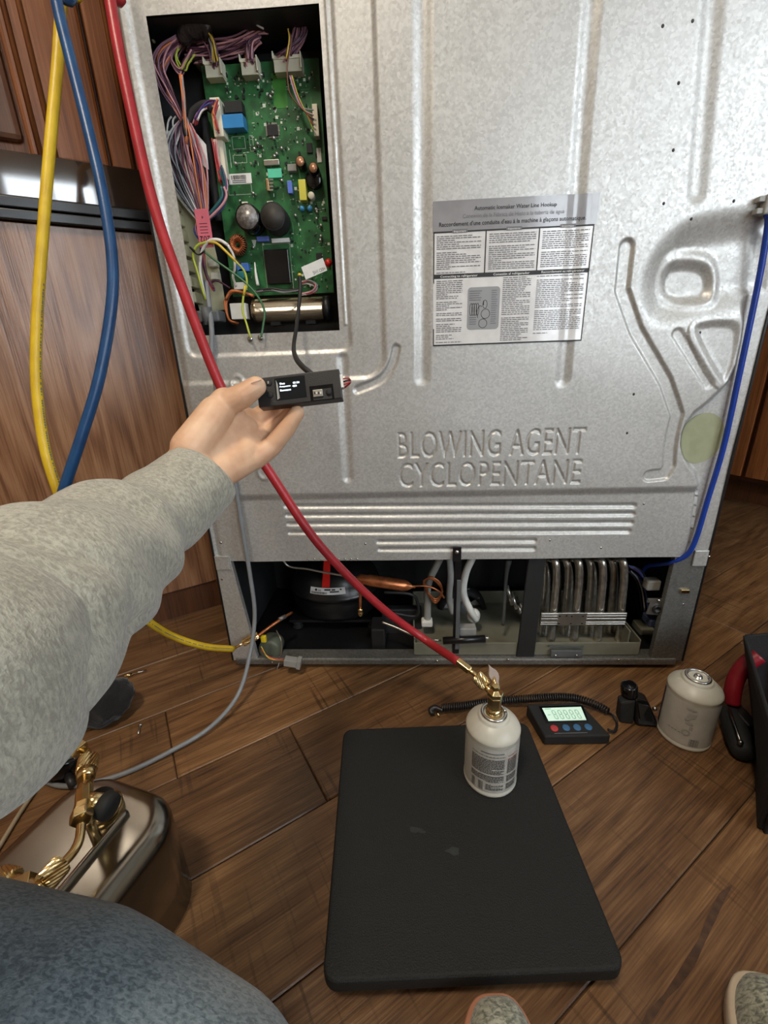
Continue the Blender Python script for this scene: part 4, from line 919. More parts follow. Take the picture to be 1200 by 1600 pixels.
# start relay drum with yellow cap
a = P(424, 1010, y=.02)
rel = part('start_relay', MB().lathe([(.020, 0), (.024, .003), (.024, .032), (.019, .036)], a+np.array([0, .02, 0]), (0, -1, 0), 24), mat('greenish_plastic', rgb(92, 98, 84), .45), FR)
part('relay_cap', MB().box(P(412, 998, y=-.018), (.011, .008, .015)), 'yellow', rel, bev=.002); T([(432, 985, .0), (439, 1000, -.018), (440, 1018, -.016), (436, 1029, -.012)], .0012, 'alu', 'relay_band')
W([(408, 1015, -.01), (418, 1025, -.015), (432, 1030, -.018), (444, 1031, -.018)], 'red', .0013); W([(408, 1010, -.01), (420, 1028, -.017), (444, 1032, -.018)], 'yellow', .0013); W([(436, 1036, -.014), (433, 1046, -.02)], 'grey', .0009)
a = P(456, 1034, y=-.022); Rr = frame((1, 0, -.18), (.18, 0, 1)); part('relay_plug', MB().box(a, (.030, .016, .015), np.stack([Rr[:, 0], [0, 1, 0], Rr[:, 1]], 1)).box(a+Rr[:, 0]*.015, (.008, .018, .020), np.stack([Rr[:, 0], [0, 1, 0], Rr[:, 1]], 1)), 'ltgrey', FR, bev=.001)
T([(525, 1020, .06), (540, 1024, .05), (560, 1024, .05), (576, 1020, .06)], .003, 'alu')
part('mount_bracket', MB().box(P(592, 990, y=.06), (.03, .05, .055)), 'black', FR, bev=.003); part('mount_bracket', MB().box(P(628, 975, y=.10), (.09, .02, .09)), 'tray', FR, bev=.004)
T([(600, 925, .06), (640, 928, .06), (652, 940, .07), (650, 962, .08), (615, 958, .08)], .0032, 'tray'); 
# fan shroud, white valves and hanging tubes
part('fan_shroud', MB().lathe([(.052, 0), (.058, .004), (.058, .03), (.050, .034), (.046, .034), (.046, .004)], P(720, 945, y=.20), (0, -1, .0), 36), 'black_matte', FR)
fh = P(722, 945, y=.18)
part('fan_hub', MB().lathe([(.016, 0), (.016, .02), (.010, .024)], fh, (0, -1, 0), 20), 'grey', FR)
for k in range(5):
    t = k*2*PI/5+.3; d = np.array([math.cos(t), 0, math.sin(t)]); e = np.array([-math.sin(t), 0, math.cos(t)])
    part('fan_blade', MB().hexa([fh+d*.014-e*.006, fh+d*.045-e*.016, fh+d*.045-e*.016+np.array([0, .0012, 0]), fh+d*.014-e*.006+np.array([0, .0012, 0])], [fh+d*.014+e*.006+np.array([0, -.012, 0]), fh+d*.045+e*.016+np.array([0, -.014, 0]), fh+d*.045+e*.016+np.array([0, -.0128, 0]), fh+d*.014+e*.006+np.array([0, -.0108, 0])]), 'ltgrey', FR)
T([(688, 872, .07), (680, 888, .07), (674, 900, .07), (668, 920, .075), (668, 960, .075), (668, 972, .07)], .0075, 'ltgrey', 'white_hose', 12, 'thick whitish drain hose')
a = P(667, 972, y=.07); part('hose_elbow', MB().box(a, (.024, .02, .014)), 'white', FR, bev=.003)
T([(702, 872, .09), (704, 900, .08), (702, 935, .08), (708, 958, .08)], .0070, 'ltgrey', 'white_hose', 12)
T([(738, 872, .07), (728, 895, .07), (724, 925, .07), (734, 952, .06), (744, 968, .07)], .0075, 'white', 'white_hose', 12, 'curved white drain hose')
part('valve_body', MB().sph(P(740, 962, y=.075), .018, 14, 10, (.8, .6, 1)), 'white', FR)
part('pipe', MB().tube([P(795, 876, y=.05), P(791, 900, y=.05), P(788, 950, y=.05), P(786, 976, y=.05)], [.006, .0035, .003, .004], 10), 'grey', FR)
# centre strut with tab and screw
part('centre_strut', MB().box((P(714, 950, y=.004)[0], .006, .14), (.013, .005, .215)), 'black_paint', FR, bev=.001); part('strut_face', MB().box((P(716, 950, y=.0)[0], .002, .125), (.008, .002, .16)), 'grey', FR, bev=.0008)
a = P(714, 866, y=-.009); part('strut_tab', MB().box(a, (.016, .002, .030)), 'black_paint', FR, bev=.001); part('screw', MB().sph(P(714, 863, y=-.011), .0042, 12, 8, (1, .6, 1)), 'steel', FR)
part('rod_clamp', MB().cyl(P(692, 1001, y=.004), P(758, 998, y=.004), .0075, n=14), 'black_paint', FR); part('clamp_rod', MB().cyl(P(756, 998, y=.004), P(764, 996, y=.004), .003, n=10), 'alu', FR)
part('clip_block', MB().box(P(730, 985, y=.03), (.035, .02, .022)), 'ltgrey', FR, bev=.002)
# drain pan
dp = MB(); x0 = P(648, 1010, y=.0)[0]; x1 = P(1002, 1010, y=.0)[0]
dp.box(((x0+x1)/2, .0075, .043), (x1-x0, .003, .028)); dp.box(((x0+x1)/2, .20, .045), (x1-x0, .003, .036)); dp.box((x0, .104, .043), (.003, .196, .028)); dp.box((x1, .104, .046), (.003, .196, .036)); dp.box(((x0+x1)/2, .104, .029), (x1-x0, .196, .003)); dp.box((x1-.016, .104, .052), (.003, .17, .048))
part('drain_pan', dp, 'pan', FR, bev=.0008, label='milky drain pan')
part('pan_cup', MB().box(P(1010, 990, y=.10), (.05, .04, .05)), 'pan', FR, bev=.003)
# black foam shroud beside the coil
s0 = [P(*q, y=.002) for q in ((826, 874), (854, 872), (834, 1034), (806, 1034))]; part('shroud_strip', MB().prism(s0, (0, .006, 0)), 'black_matte', FR, bev=.002)
# condenser coil: pairs of upright tubes joined by bends
coil = [(849, .075), (868, .05), (886, .075), (904, .05), (922, .075), (941, .05), (958, .075), (974, .05)]
for i, (xp, y) in enumerate(coil):
    yy = y
    path = [P(xp-26, 873, y=yy+.10), P(xp-8, 872, y=yy+.02), P(xp, 880, y=yy), P(xp+1, 905, y=yy), P(xp-2, 940, y=yy), P(xp-6, 985, y=yy), P(xp-8, 998, y=yy), P(xp-14, 1005, y=yy+.014), P(xp-18, 998, y=yy+.03), P(xp-16, 960, y=yy+.032), P(xp-14, 905, y=yy+.032), P(xp-18, 880, y=yy+.045)]
    part('condenser_tube', MB().tube(path, .0076, 12, 6), 'tube_steel', FR, label=None)
for i in range(6):
    a = P(792+i*7, 915+i*9, y=.10+.01*(i % 3)); part('condenser_tube', MB().tube([a, P(800+i*7, 945+i*7, y=.09)], .004, 8), 'tube_steel', FR)
a = P(844, 965, y=.04); b = P(977, 967, y=.04)
al = part('coil_clamp', MB().box(((a[0]+b[0])/2, .038, (a[2]+b[2])/2), (b[0]-a[0], .004, .030)), 'alu', FR, bev=.0008, label='slotted aluminium clamp bar')
for dz in (-.012, -.0075, .001, .0075, .0125):
    for (f0, f1) in ((.0, .20), (.53, 1.)): part('bar_rib', MB().box((a[0]+(b[0]-a[0])*(f0+f1)/2, .0355, (a[2]+b[2])/2+dz), ((b[0]-a[0])*(f1-f0)*.97, .0015, .0016)), 'steel', al)
part('bar_hole', MB().box((a[0]+(b[0]-a[0])*.30, .0356, (a[2]+b[2])/2+.009), (.003, .001, .003)), 'black', al)
for f in (.22, .36, .49):
    for dz in (.008, -.009): part('bar_hole', MB().box((a[0]+(b[0]-a[0])*f, .0355, (a[2]+b[2])/2+dz), (.0028, .001, .0028)), 'black', al)
part('pan_bracket', MB().box(P(885, 1021, y=-.001), (.062, .004, .016)), 'grey', FR, bev=.001); part('pan_bracket', MB().hexa([P(858, 1011, y=0), P(912, 1012, y=0), P(908, 1006, y=.04), P(856, 1004, y=.04)], [P(858, 1009, y=0), P(912, 1010, y=0), P(908, 1004, y=.04), P(856, 1002, y=.04)]), 'grey', FR)
for q in ((868, 1024), (901, 1024)): part('rivet', MB().sph(P(*q, y=-.004), .0025, 8, 6), 'steel', FR)
# water valve at the right
a = P(1022, 950, y=.01); vb = part('valve_bracket', MB().box(P(1025, 950, y=.008), (.030, .003, .030), np.stack([frame((1, 0, -.12), (0, 0, 1))[:, 0], [0, 1, 0], frame((1, 0, -.12), (0, 0, 1))[:, 1]], 1)), 'alu', FR, bev=.001)
part('bracket_arm', MB().box(P(1036, 938, y=.007), (.058, .003, .008)), 'alu', vb); part('valve_port', MB().lathe([(.008, 0), (.008, .004), (.005, .004), (.005, .001)], P(1026, 951, y=.006), (0, -1, 0), 18), 'black', vb); part('rivet', MB().sph(P(1029, 938, y=.004), .0032, 8, 6), 'steel', vb)
part('valve_coil', MB().box(P(1018, 912, y=.04), (.026, .02, .022)), 'ltgrey', FR, bev=.003); part('valve_coil', MB().box(P(1022, 968, y=.03), (.034, .03, .018)), mat('slate_blue_plastic', rgb(54, 62, 84), .4), FR, bev=.003)
part('post_hook', MB().box(P(1070, 924, y=-.004), (.016, .004, .008)), 'brass', FR, bev=.001)
bundle([(985, 885), (1000, 892), (1010, 905), (1022, 912)], 5, .004, ['black', 'grey', 'blue', 'purple'], y=.05, r=.0018); bundle([(984, 892), (996, 905), (1004, 925), (1008, 955)], 5, .005, ['black', 'grey', 'blue', 'black'], y=.06, r=.0018)
# ================================================================== THINGS ON THE FLOOR
# ---- scale platform
th = .0607; SX = np.array([math.cos(th), math.sin(th), 0]); SY = np.array([math.sin(th), -math.cos(th), 0]); S0 = np.array([-.1963, -.1984, 0.]); SWd, SLn = .2998, .3049
def rr_poly(o, ex, ey, w_, l_, r, n=7):
    out = []
    for (cx_, cy_, t0) in ((w_-r, l_-r, 0), (r, l_-r, PI/2), (r, r, PI), (w_-r, r, 1.5*PI)):
        for k in range(n): t = t0+k*PI/2/(n-1); out.append(o+ex*(cx_+r*math.cos(t))+ey*(cy_+r*math.sin(t)))
    return out
sp = thing('shipping_scale', 'flat square black scale platform on the wooden floor', 'scale', S0+SX*SWd/2+SY*SLn/2)
part('platform', MB().prism(rr_poly(S0+np.array([0, 0, .024]), SX, SY, SWd, SLn, .014), (0, 0, .020)), 'scale_top', sp, bev=.004, segs=3)
part('scale_base', MB().prism(rr_poly(S0+SX*.012+SY*.012+np.array([0, 0, .006]), SX, SY, SWd-.024, SLn-.024, .014), (0, 0, .0195)), 'black_matte', sp)
for a in (.04, SWd-.04):
    for b in (.04, SLn-.04): q = S0+SX*a+SY*b; part('foot', MB().cyl(q, q+np.array([0, 0, .008]), .012, n=16), 'rubber', sp)
for q, l in (((650, 1296), .010), ((708, 1330), .012), ((660, 1300), .006)):
    c = P(*q, z=.0441); part('scuff', MB().prism([c+np.array([math.cos(t), math.sin(t)*.5, 0])*l*rng.uniform(.5, 1) for t in np.linspace(0, 2*PI, 9)[:-1]], (0, 0, .0001)), mat('pale_scuff', (.02, .024, .022), .7), sp)
# ---- refrigerant cans
def refcan(base, h, r, label, rot=0, red=True):
    b = np.array(base, float)
    t = thing('refrigerant_can', label, 'can', b, None)
    hs = h-.026   # shoulder
    prof = [(r*.90, 0), (r*.97, .001), (r*1.0, .003), (r*1.0, .006), (r*.975, .008), (r*.975, hs-.002), (r*.99, hs), (r*.99, hs+.0015), (r*.965, hs+.0035), (r*.93, hs+.006), (r*.66, hs+.0155), (r*.60, hs+.0165), (r*.57, hs+.0175), (r*.555, hs+.0205), (r*.49, hs+.0215)]
    part('can_body', MB().lathe(prof, b, n=48), 'can', t)
    z2 = hs+.021
    part('rim_ring', MB().tube([b+np.array([math.cos(q)*r*.42, math.sin(q)*r*.42, z2+.002]) for q in np.linspace(0, 2*PI, 33)], .0022, 8, spline=False), 'steel', t)
    part('valve_cup', MB().lathe([(r*.41, 0), (r*.41, .003), (r*.36, .0032), (r*.34, -.003+.004), (r*.16, .0012), (r*.14, .005), (r*.06, .006), (r*.05, .004)], b+np.array([0, 0, z2-.001]), n=32), 'steel', t)
    def cw(a0, a1, h0, h1, m_, nm, lift=.0004, n=None, stuff=False):
        n = n or max(2, int(abs(a1-a0)/.12)); mb = MB(); vs = []
        for hh in (h0, h1):
            for i in range(n+1): a = a0+(a1-a0)*i/n+rot; vs.append(b+np.array([math.sin(a)*(r*.975+lift), -math.cos(a)*(r*.975+lift), hh]))
        mb.add(vs, [(i, i+1, n+2+i, n+1+i) for i in range(n)], True)
        return mb
    part('can_label', cw(-PI, PI-.05, .010, hs-.005, 0, 0, n=64), 'can_label', t)
    return t, cw, hs
c1b = P(765, 1210, z=.0442); t1, cw, hs = refcan(c1b, .118, .0368, 'white refrigerant can standing on the black scale', -.18)
pr = MB(); prr = MB(); bl = MB()
def add(mb, q): mb.add(q.v, q.f)
add(bl, cw(-.42, .42, hs-.0125, hs-.011, 0, 0, .0008))
v = hs-.018
while v > .012:
    if rng.random() < .14: v -= .0035; continue
    a = -.78; e = .46 if rng.random() < .7 else rng.uniform(0, .42)
    if v < .030: a = -.18
    while a < e: l = rng.uniform(.04, .12); add(pr, cw(a, min(a+l, e), v, v+.00105, 0, 0, .0008, n=2)); a += l+.02
    a = .58
    while a < 1.05: l = rng.uniform(.04, .12); add(prr if v > hs-.025 else pr, cw(a, min(a+l, 1.05), v, v+.00105, 0, 0, .0008, n=2)); a += l+.02
    v -= .00155
for k in range(14): a = -.46+k*.013; add(pr, cw(a, a+rng.choice([.004, .008]), .013, .028, 0, 0, .0008, n=1))
for k in range(12): a = -.75+k*.013; add(pr, cw(a, a+rng.choice([.004, .008]), .013, .028, 0, 0, .0008, n=1))
for q in (cw(-.44, .44, hs-.052, hs-.051, 0, 0, .0008),): add(bl, q)
tl_ = [o for o in t1.children if o.name.startswith('can_label')][0]
part('label_print', pr, 'can_print', tl_, stuff=True); part('red_print', prr, 'can_red', tl_, stuff=True); part('bold_print', bl, 'ink_grey', tl_, stuff=True)
c2b = P(1067, 1146, z=0); t2, cw, hs = refcan(c2b, .122, .0385, 'grey white can standing on the floor right of the display', -.75, False)
tl_ = [o for o in t2.children if o.name.startswith('can_label')][0]
# big faint lettering, barcode and data square
def oncan(a, hh, lift=.0008, rot=-.70, r=.0385): return c2b+np.array([math.sin(a+rot)*(r*.975+lift), -math.cos(a+rot)*(r*.975+lift), hh])
gl = MB()
# worn, unreadable big print: slanting bars and a ring
def blk(a0, a1, h0, h1, sk=0):
    n_ = 4; v_ = [oncan(a0+(a1-a0)*i/n_+(sk if j else 0), (h0, h1)[j], .0012) for j in (0, 1) for i in range(n_+1)]; gl.add(v_, [(i, i+1, n_+2+i, n_+1+i) for i in range(n_)], True)
for (a0, a1, h0, h1, sk) in ((-.05, .30, hs-.016, hs-.013, 0), (.0, .28, hs-.030, hs-.022, .06), (-.05, .10, hs-.036, hs-.030, .1), (.05, .30, hs-.043, hs-.038, -.06), (.18, .30, hs-.053, hs-.046, 0)): blk(a0, a1, h0, h1, sk)
for k in range(12):
    t0_, t1_ = 2*PI*k/12, 2*PI*(k+1)/12; pt = lambda t, q: oncan(.10+math.sin(t)*.16*q, hs-.060+math.cos(t)*.0062*q, .0012)
    gl.add([pt(t0_, 1), pt(t1_, 1), pt(t1_, .6), pt(t0_, .6)], [(0, 1, 2, 3)])
part('faint_print', gl, mat_plain('faint_grey_print', rgb(160, 158, 151), .5), tl_, stuff=True)
pr = MB()
for k in range(15): a = .34+k*.024; add(pr, cw(a, a+rng.choice([.008, .014]), .012, .026, 0, 0, .0008, n=1))
v = .0275
a = -.45
for k in range(6): add(pr, cw(-.50+.13*k, -.41+.13*k, .0315, .0322, 0, 0, .0008, n=1))
part('label_print', pr, 'can_print', tl_, stuff=True)
pp = MB(); add(pp, cw(-1.35, -1.12, .012, hs-.008, 0, 0, .0008)); part('label_stripe', pp, mat_plain('deep_violet_print', rgb(44, 36, 70), .5), tl_)
# ---- can tap on the first can, hose end
zt = c1b[2]+.118-.004; tp = thing('can_tap', 'brass can tap screwed onto the can on the scale', 'valve', c1b+np.array([0, 0, .114]))
o_ = c1b*np.array([1, 1, 0])+np.array([0, 0, zt])
part('tap_base', MB().lathe([(.011, 0), (.0115, .003), (.010, .006), (.0095, .010)], o_, n=24), 'brass', tp)
part('tap_body', MB().lathe([(.0095, .009), (.0095, .028), (.0085, .029)], o_, n=6, smooth=False), 'brass', tp, bev=.0008)
part('tap_nut', MB().lathe([(.0085, .029), (.0105, .030), (.0105, .036), (.008, .038), (.0055, .040), (.0055, .046)], o_, n=6, smooth=False), 'brass', tp, bev=.0006)
ce = o_+np.array([0, 0, .028]); kn = P(751, 1063, z=ce[2]+.012); 
kd = kn-ce; kd = kd/np.linalg.norm(kd)
part('side_port', MB().cyl(ce, ce+kd*.020, .005, n=16), 'brass', tp)
wa = P(770, 1055, z=zt+.050); wx = np.array([.45, .1, -.9]); wx /= np.linalg.norm(wx)
Rw = frame(wx, (.4, -.8, .2))
def wing(s): return [(-.016*s, 0), (-.010*s, .0022), (-.005*s, .0055), (0, .0065), (.005*s, .0055), (.010*s, .0022), (.016*s, 0), (.010*s, -.0022), (.005*s, -.0055), (0, -.0065), (-.005*s, -.0055), (-.010*s, -.0022)]
zx = P(771, 1054, z=zt+.052); ax_ = frame(CR*.45-CU*.9, CR*.9+CU*.45)
part('wing_handle', MB().prism([zx+ax_[:, 0]*a+ax_[:, 1]*b for a, b in wing(1.0)], -CF*.003), mat('cast_wing_handle', rgb(176, 160, 150), .45, .2), tp, bev=.0006)
part('tap_stem', MB().cyl(o_+np.array([0, 0, .040]), zx, .0022, n=10), 'brass', tp)
# ---- hoses
HR = .0062
def knurl(a, b, r, n=22):
    a = np.array(a); b = np.array(b); L = np.linalg.norm(b-a); mb = MB(); vs = []; ax = (b-a)/L
    rf = np.cross(ax, (0, 0, 1.)); rf /= np.linalg.norm(rf)+1e-9; bb = np.cross(ax, rf); ns = 8
    for j in range(ns+1):
        for i in range(n*2):
            t = PI*i/n+j*.10; rr = r*(1.0 if i % 2 else .91)*(1 if 0 < j < ns else .9); vs.append(a+ax*L*j/ns+(rf*math.cos(t)+bb*math.sin(t))*rr)
    m_ = n*2; fs = [(j*m_+i, j*m_+(i+1) % m_, (j+1)*m_+(i+1) % m_, (j+1)*m_+i) for j in range(ns) for i in range(m_)]
    fs += [tuple(range(m_))[::-1], tuple(ns*m_+i for i in range(m_))]
    return mb.add(vs, fs, False)
def dep(p_): return float(np.dot(np.array(p_)-CAMP, CF))
kb = ce+kd*.020; e1 = ce+kd*.016; e2 = ce+kd*.034
rh = thing('red_hose', 'red charging hose hanging down past the hand to the can tap', 'hose', (e2[0], e2[1], 0))
hs_end = P(719, 1036, z=zt+.052)
ends = P(741, 1053, z=zt+.046)
pts = [np.array([-.36, .10, 1.770]), np.array([-.43, .03, 1.79]), np.array([-.49, -.06, 1.70]), np.array([-.50, -.16, 1.45]), Cd(160, -90, .47), Cd(172, 0, .475), Cd(196, 130, .485), Cd(240, 320, .505), Cd(292, 470, .525), Cd(342, 598, .545), Cd(385, 680, .56), Cd(428, 748, .58), Cd(498, 850, .615), Cd(590, 944, .665), Cd(665, 1000, .70), hs_end]
part('hose', MB().tube(pts, HR, 16, 8), 'hose_red', rh); fd = ends-hs_end; fd /= np.linalg.norm(fd)
part('ferrule', MB().lathe([(HR*1.02, -.004), (HR*1.05, 0), (HR*1.05, .016), (HR*.8, .018)], hs_end, fd, 6, smooth=False), 'brass', rh, bev=.0006, label='brass hexagonal ferrule')
part('hose_stem', MB().tube([hs_end+fd*.016, hs_end*.35+ends*.65+fd*.006, e2], .0032, 12), 'brass', rh)
part('knurled_nut', knurl(e1, e2, .0088), 'brass', rh, label='knurled brass nut')
yh = thing('yellow_hose', 'yellow charging hose hanging down the left and looping to the compressor', 'hose', P(300, 1000, z=0))
ye = P(364, 1014, y=-.030)
ypts = [np.array([-.30, .14, 1.770]), np.array([-.42, .06, 1.80]), np.array([-.55, -.04, 1.70]), np.array([-.58, -.12, 1.45]), Cd(100, -90, .52), Cd(96, 0, .52), Cd(90, 100, .522), Cd(78, 230, .525), Cd(66, 380, .53), Cd(58, 500, .535), Cd(57, 600, .54), Cd(70, 700, .545), Cd(92, 772, .555), Cd(120, 850, .58), Cd(165, 920, .63), Cd(222, 964, .70), Cd(268, 993, .77), Cd(320, 1010, .82), ye]
yo = part('hose', MB().tube(ypts, HR, 16, 8), 'hose_yellow', yh)
yd = P(404, 992, y=-.012)-ye; yl = np.linalg.norm(yd); yd /= yl
part('hose_stem', MB().cyl(ye, ye+yd*yl*.5, .0028), 'brass', yh); part('knurled_nut', knurl(ye+yd*yl*.4, ye+yd*yl, .0075), 'brass', yh)
# print along the yellow hose (unreadable run of small letters): dashes that follow the hose
cen, _ = spl([np.array(q) for q in ypts], [1]*len(ypts), 8)
hp = MB(); run = 0
for i in range(len(cen)-1):
    a, b = cen[i], cen[i+1]; t = (b-a); L_ = np.linalg.norm(t); t /= L_; mid = (a+b)/2; vd = CAMP-mid; vd -= t*t.dot(vd); vd /= np.linalg.norm(vd); sd = np.cross(t, vd)
    q = 0
    while q < L_:
        l = rng.uniform(.0012, .0028)
        if rng.random() < .8 and (67 < i < 98 or i > 120):
            ang = -.75 if i < 98 else .0; c = a+t*(q+l/2); dr_ = vd*math.cos(ang)+sd*math.sin(ang); tr_ = np.cross(t, dr_)
            hp.box(c+dr_*(HR*.985), (l, .0016, .0005), np.stack([t, tr_, dr_], 1))
        q += l+.0009
part('hose_print', hp, 'ink_grey', yo, stuff=True)
nutp = P(118, 1168, z=.205)
bh = thing('blue_hose', 'blue charging hose hanging down the left, crossing the yellow hose', 'hose', P(110, 1190, z=0))
bpts = [np.array([-.33, .20, 1.770]), np.array([-.44, .09, 1.80]), np.array([-.58, -.08, 1.70]), np.array([-.62, -.17, 1.45]), Cd(76, -90, .49), Cd(88, 0, .492), Cd(112, 100, .495), Cd(137, 200, .498), Cd(160, 300, .502), Cd(175, 400, .507), Cd(174, 480, .51), Cd(155, 590, .515), Cd(128, 680, .52), Cd(100, 765, .525), Cd(78, 850, .53), Cd(70, 950, .535), Cd(82, 1080, .52), nutp]
part('hose', MB().tube(bpts, HR, 16, 8), 'hose_blue', bh)
# ---- stainless tank
e1_ = np.array([math.cos(math.radians(-106)), math.sin(math.radians(-106)), 0]); e2_ = np.array([-e1_[1], e1_[0], 0.])
TO = np.array([-.345, -.390, 0.]); TWd, TLn, THt = .158, .20, .142
tk = thing('stainless_tank', 'low stainless steel tank with rounded edges behind the denim leg', 'tank', TO-e2_*TWd/2+e1_*TLn/2)
def rrp(off, z, r):
    return [q+np.array([0, 0, z]) for q in rr_poly(TO-e2_*TWd+e2_*off+e1_*off, e2_, e1_, TWd-2*off, TLn-2*off, max(r-off, .004), 9)]
mb = MB(); rings = [(.004, 0, .05), (0, .004, .05)]+[(.020*(1-math.cos(t)), THt-.020+.020*math.sin(t), .05) for t in np.linspace(0, PI/2, 11)]+[(.0225, THt, .05), (.03, THt, .05)]
vs = []
for (of, z, r) in rings: vs += rrp(of, z, r)
n = len(vs)//len(rings); fs = [(j*n+i, j*n+(i+1) % n, (j+1)*n+(i+1) % n, (j+1)*n+i) for j in range(len(rings)-1) for i in range(n)]+[tuple((len(rings)-1)*n+i for i in range(n))]
part('tank_shell', mb.add(vs, fs, True), 'stain', tk)
ra = P(191, 1277, z=THt+.002); rb = P(80, 1412, z=THt+.002)
part('pressed_ridge', MB().tube([ra+np.array([0, 0, -.002]), ra, rb, rb+(rb-ra)*.1], [.003, .0045, .0045, .004], 12, 4), 'stain', tk)
kb_ = P(163, 1268, z=THt); part('neck_ring', MB().lathe([(.020, -.002), (.020, .008), (.017, .010), (.015, .010)], kb_, n=32), 'brass', tk); part('neck_plug', MB().lathe([(.0145, 0), (.0145, .02), (.012, .024)], kb_, n=24), 'black_matte', tk)
# ---- brass fitting chain above the tank
zb_ = .20
bf = thing('brass_valve', 'brass valve chain with knurled nuts over the steel tank', 'valve', P(133, 1250, z=THt+.002))
A_ = lambda x_, y_, z_=zb_: P(x_, y_, z=z_)
part('hex_nut', MB().lathe([(.0095, 0), (.0105, .001), (.0105, .020), (.0095, .021)], A_(104, 1158, .215), A_(130, 1175, .205)-A_(104, 1158, .215), 6, smooth=False), 'brass', bf, bev=.0008)
part('elbow', MB().tube([A_(124, 1170), A_(134, 1175), A_(139, 1188), A_(138, 1200)], .0050, 12), 'brass', bf)
part('knurled_nut', knurl(A_(139, 1183), A_(135, 1207), .0105), 'brass', bf); part('nut_collar', MB().cyl(A_(136, 1205), A_(134, 1217), .0098, .0085, n=24), 'brass', bf)
part('valve_body', MB().cyl(A_(134, 1215), A_(131, 1258), .0075, n=20), 'brass', bf); part('valve_block', MB().cyl(A_(132, 1235), A_(131, 1262), .0085, n=8, smooth=False), 'brass', bf, bev=.001)
part('side_boss', MB().cyl(A_(132, 1248), A_(160, 1255, .195), .007, .009, n=20), 'brass', bf); part('valve_knob', MB().lathe([(.008, 0), (.013, .002), (.0135, .010), (.012, .013)], A_(158, 1256, .192), A_(175, 1262, .19)-A_(158, 1256, .192), 20), 'black_matte', bf)
part('hex_nut', MB().lathe([(.009, 0), (.0105, .001), (.0105, .010), (.009, .011)], A_(128, 1268), A_(127, 1292)-A_(128, 1268), 6, smooth=False), 'brass', bf, bev=.0008)
part('hex_nut', MB().lathe([(.0095, 0), (.0095, .008)], A_(131, 1258), A_(127, 1280)-A_(131, 1258), 6, smooth=False), 'brass', bf, bev=.0008)
part('bent_tube', MB().tube([A_(127, 1288), A_(124, 1312), A_(114, 1332), A_(96, 1352)], .0042, 12), 'brass', bf)
part('knurled_nut', knurl(A_(98, 1348), A_(66, 1384), .0098), 'brass', bf); part('nut_collar', MB().cyl(A_(68, 1381), A_(58, 1394), .0065, n=16), 'brass', bf)
part('brass_cross', MB().cyl(A_(62, 1398, .19), A_(18, 1380, .19), .0085, n=18).cyl(A_(40, 1375, .19), A_(36, 1400, .19), .010, n=6, smooth=False), 'brass', bf, bev=.0006); part('knurled_nut', knurl(A_(22, 1378, .19), A_(-4, 1374, .19), .011), 'brass', bf)
part('valve_foot', MB().cyl(A_(132, 1262, .195), np.array([*A_(132, 1262, .195)[:2], THt+.0006]), .005, n=14), 'brass', bf)
# ---- pouch, gauge, probe, screw, clear tube
c = P(168, 1118, z=0); sp_ = MB().sph((0, 0, 0), 1, 28, 18); vs = []
for q in sp_.v:
    v = np.array(q); nn = noise.noise(Vector(v*2.1))*.16+noise.noise(Vector(v*5))*.06; v = v*(1+nn*1.7)*np.array([.050, .044, .040])
    vs.append(v+c+np.array([0, 0, .034])); vs[-1][2] = max(vs[-1][2], .0003)
sp_.v = [tuple(q) for q in vs]; solo('cloth_pouch', sp_, mat('black_cloth', (.006, .006, .007), .9, bump=.5, bscale=300, sheen=.2), 'crumpled black cloth pouch on the floor under the raised sleeve', 'pouch')
a = P(197, 1056, z=.006); b = P(229, 1047, z=.006)
pb = thing('probe', 'thin steel probe with brass tip beside the black pouch', 'tool', (a[0], a[1], 0)); part('probe_rod', MB().cyl(a+(b-a)*.25, b, .0016, n=10), 'steel', pb); part('probe_tip', MB().cyl(a-(b-a)*.1, a+(b-a)*.3, .0045, .003, n=12), 'brass', pb)
pb.location.z = 0
a = P(219, 1134, z=.003); b = P(216, 1147, z=.003); solo('small_screw', MB().cyl(a, b, .0013, n=10).cyl(a-(b-a)*.15, a, .003, n=12), 'steel', 'tiny bright screw lying on a floor plank', 'screw')
g0 = P(99, 1186, z=.024); gd = frame((1, 0, 0), (.0, .55, .83))
gg = thing('pressure_gauge', 'round gloss black gauge lying on the floor beside the brass valve', 'gauge', (g0[0], g0[1], 0))
part('gauge_case', MB().lathe([(.020, -.022), (.030, -.016), (.032, .004), (.031, .008), (.027, .009)], g0, gd[:, 1]*.6+np.array([0, 0, .5]), 32), 'black_gloss', gg); part('gauge_rim', MB().lathe([(.027, .009), (.0265, .0105), (.022, .0105)], g0, gd[:, 1]*.6+np.array([0, 0, .5]), 32), 'grey', gg)
part('gauge_stem', MB().cyl(g0+np.array([.02, -.02, -.008]), g0+np.array([.038, -.035, -.016]), .006, n=14), 'black', gg)
solo('clear_tube', MB().tube([P(66, 1214, z=.004), P(54, 1236, z=.004), P(30, 1272, z=.004), P(8, 1308, z=.004), P(-30, 1370, z=.004)], .0030, 10), 'clear', 'thin milky tube trailing across the floor at the left edge', 'tube')
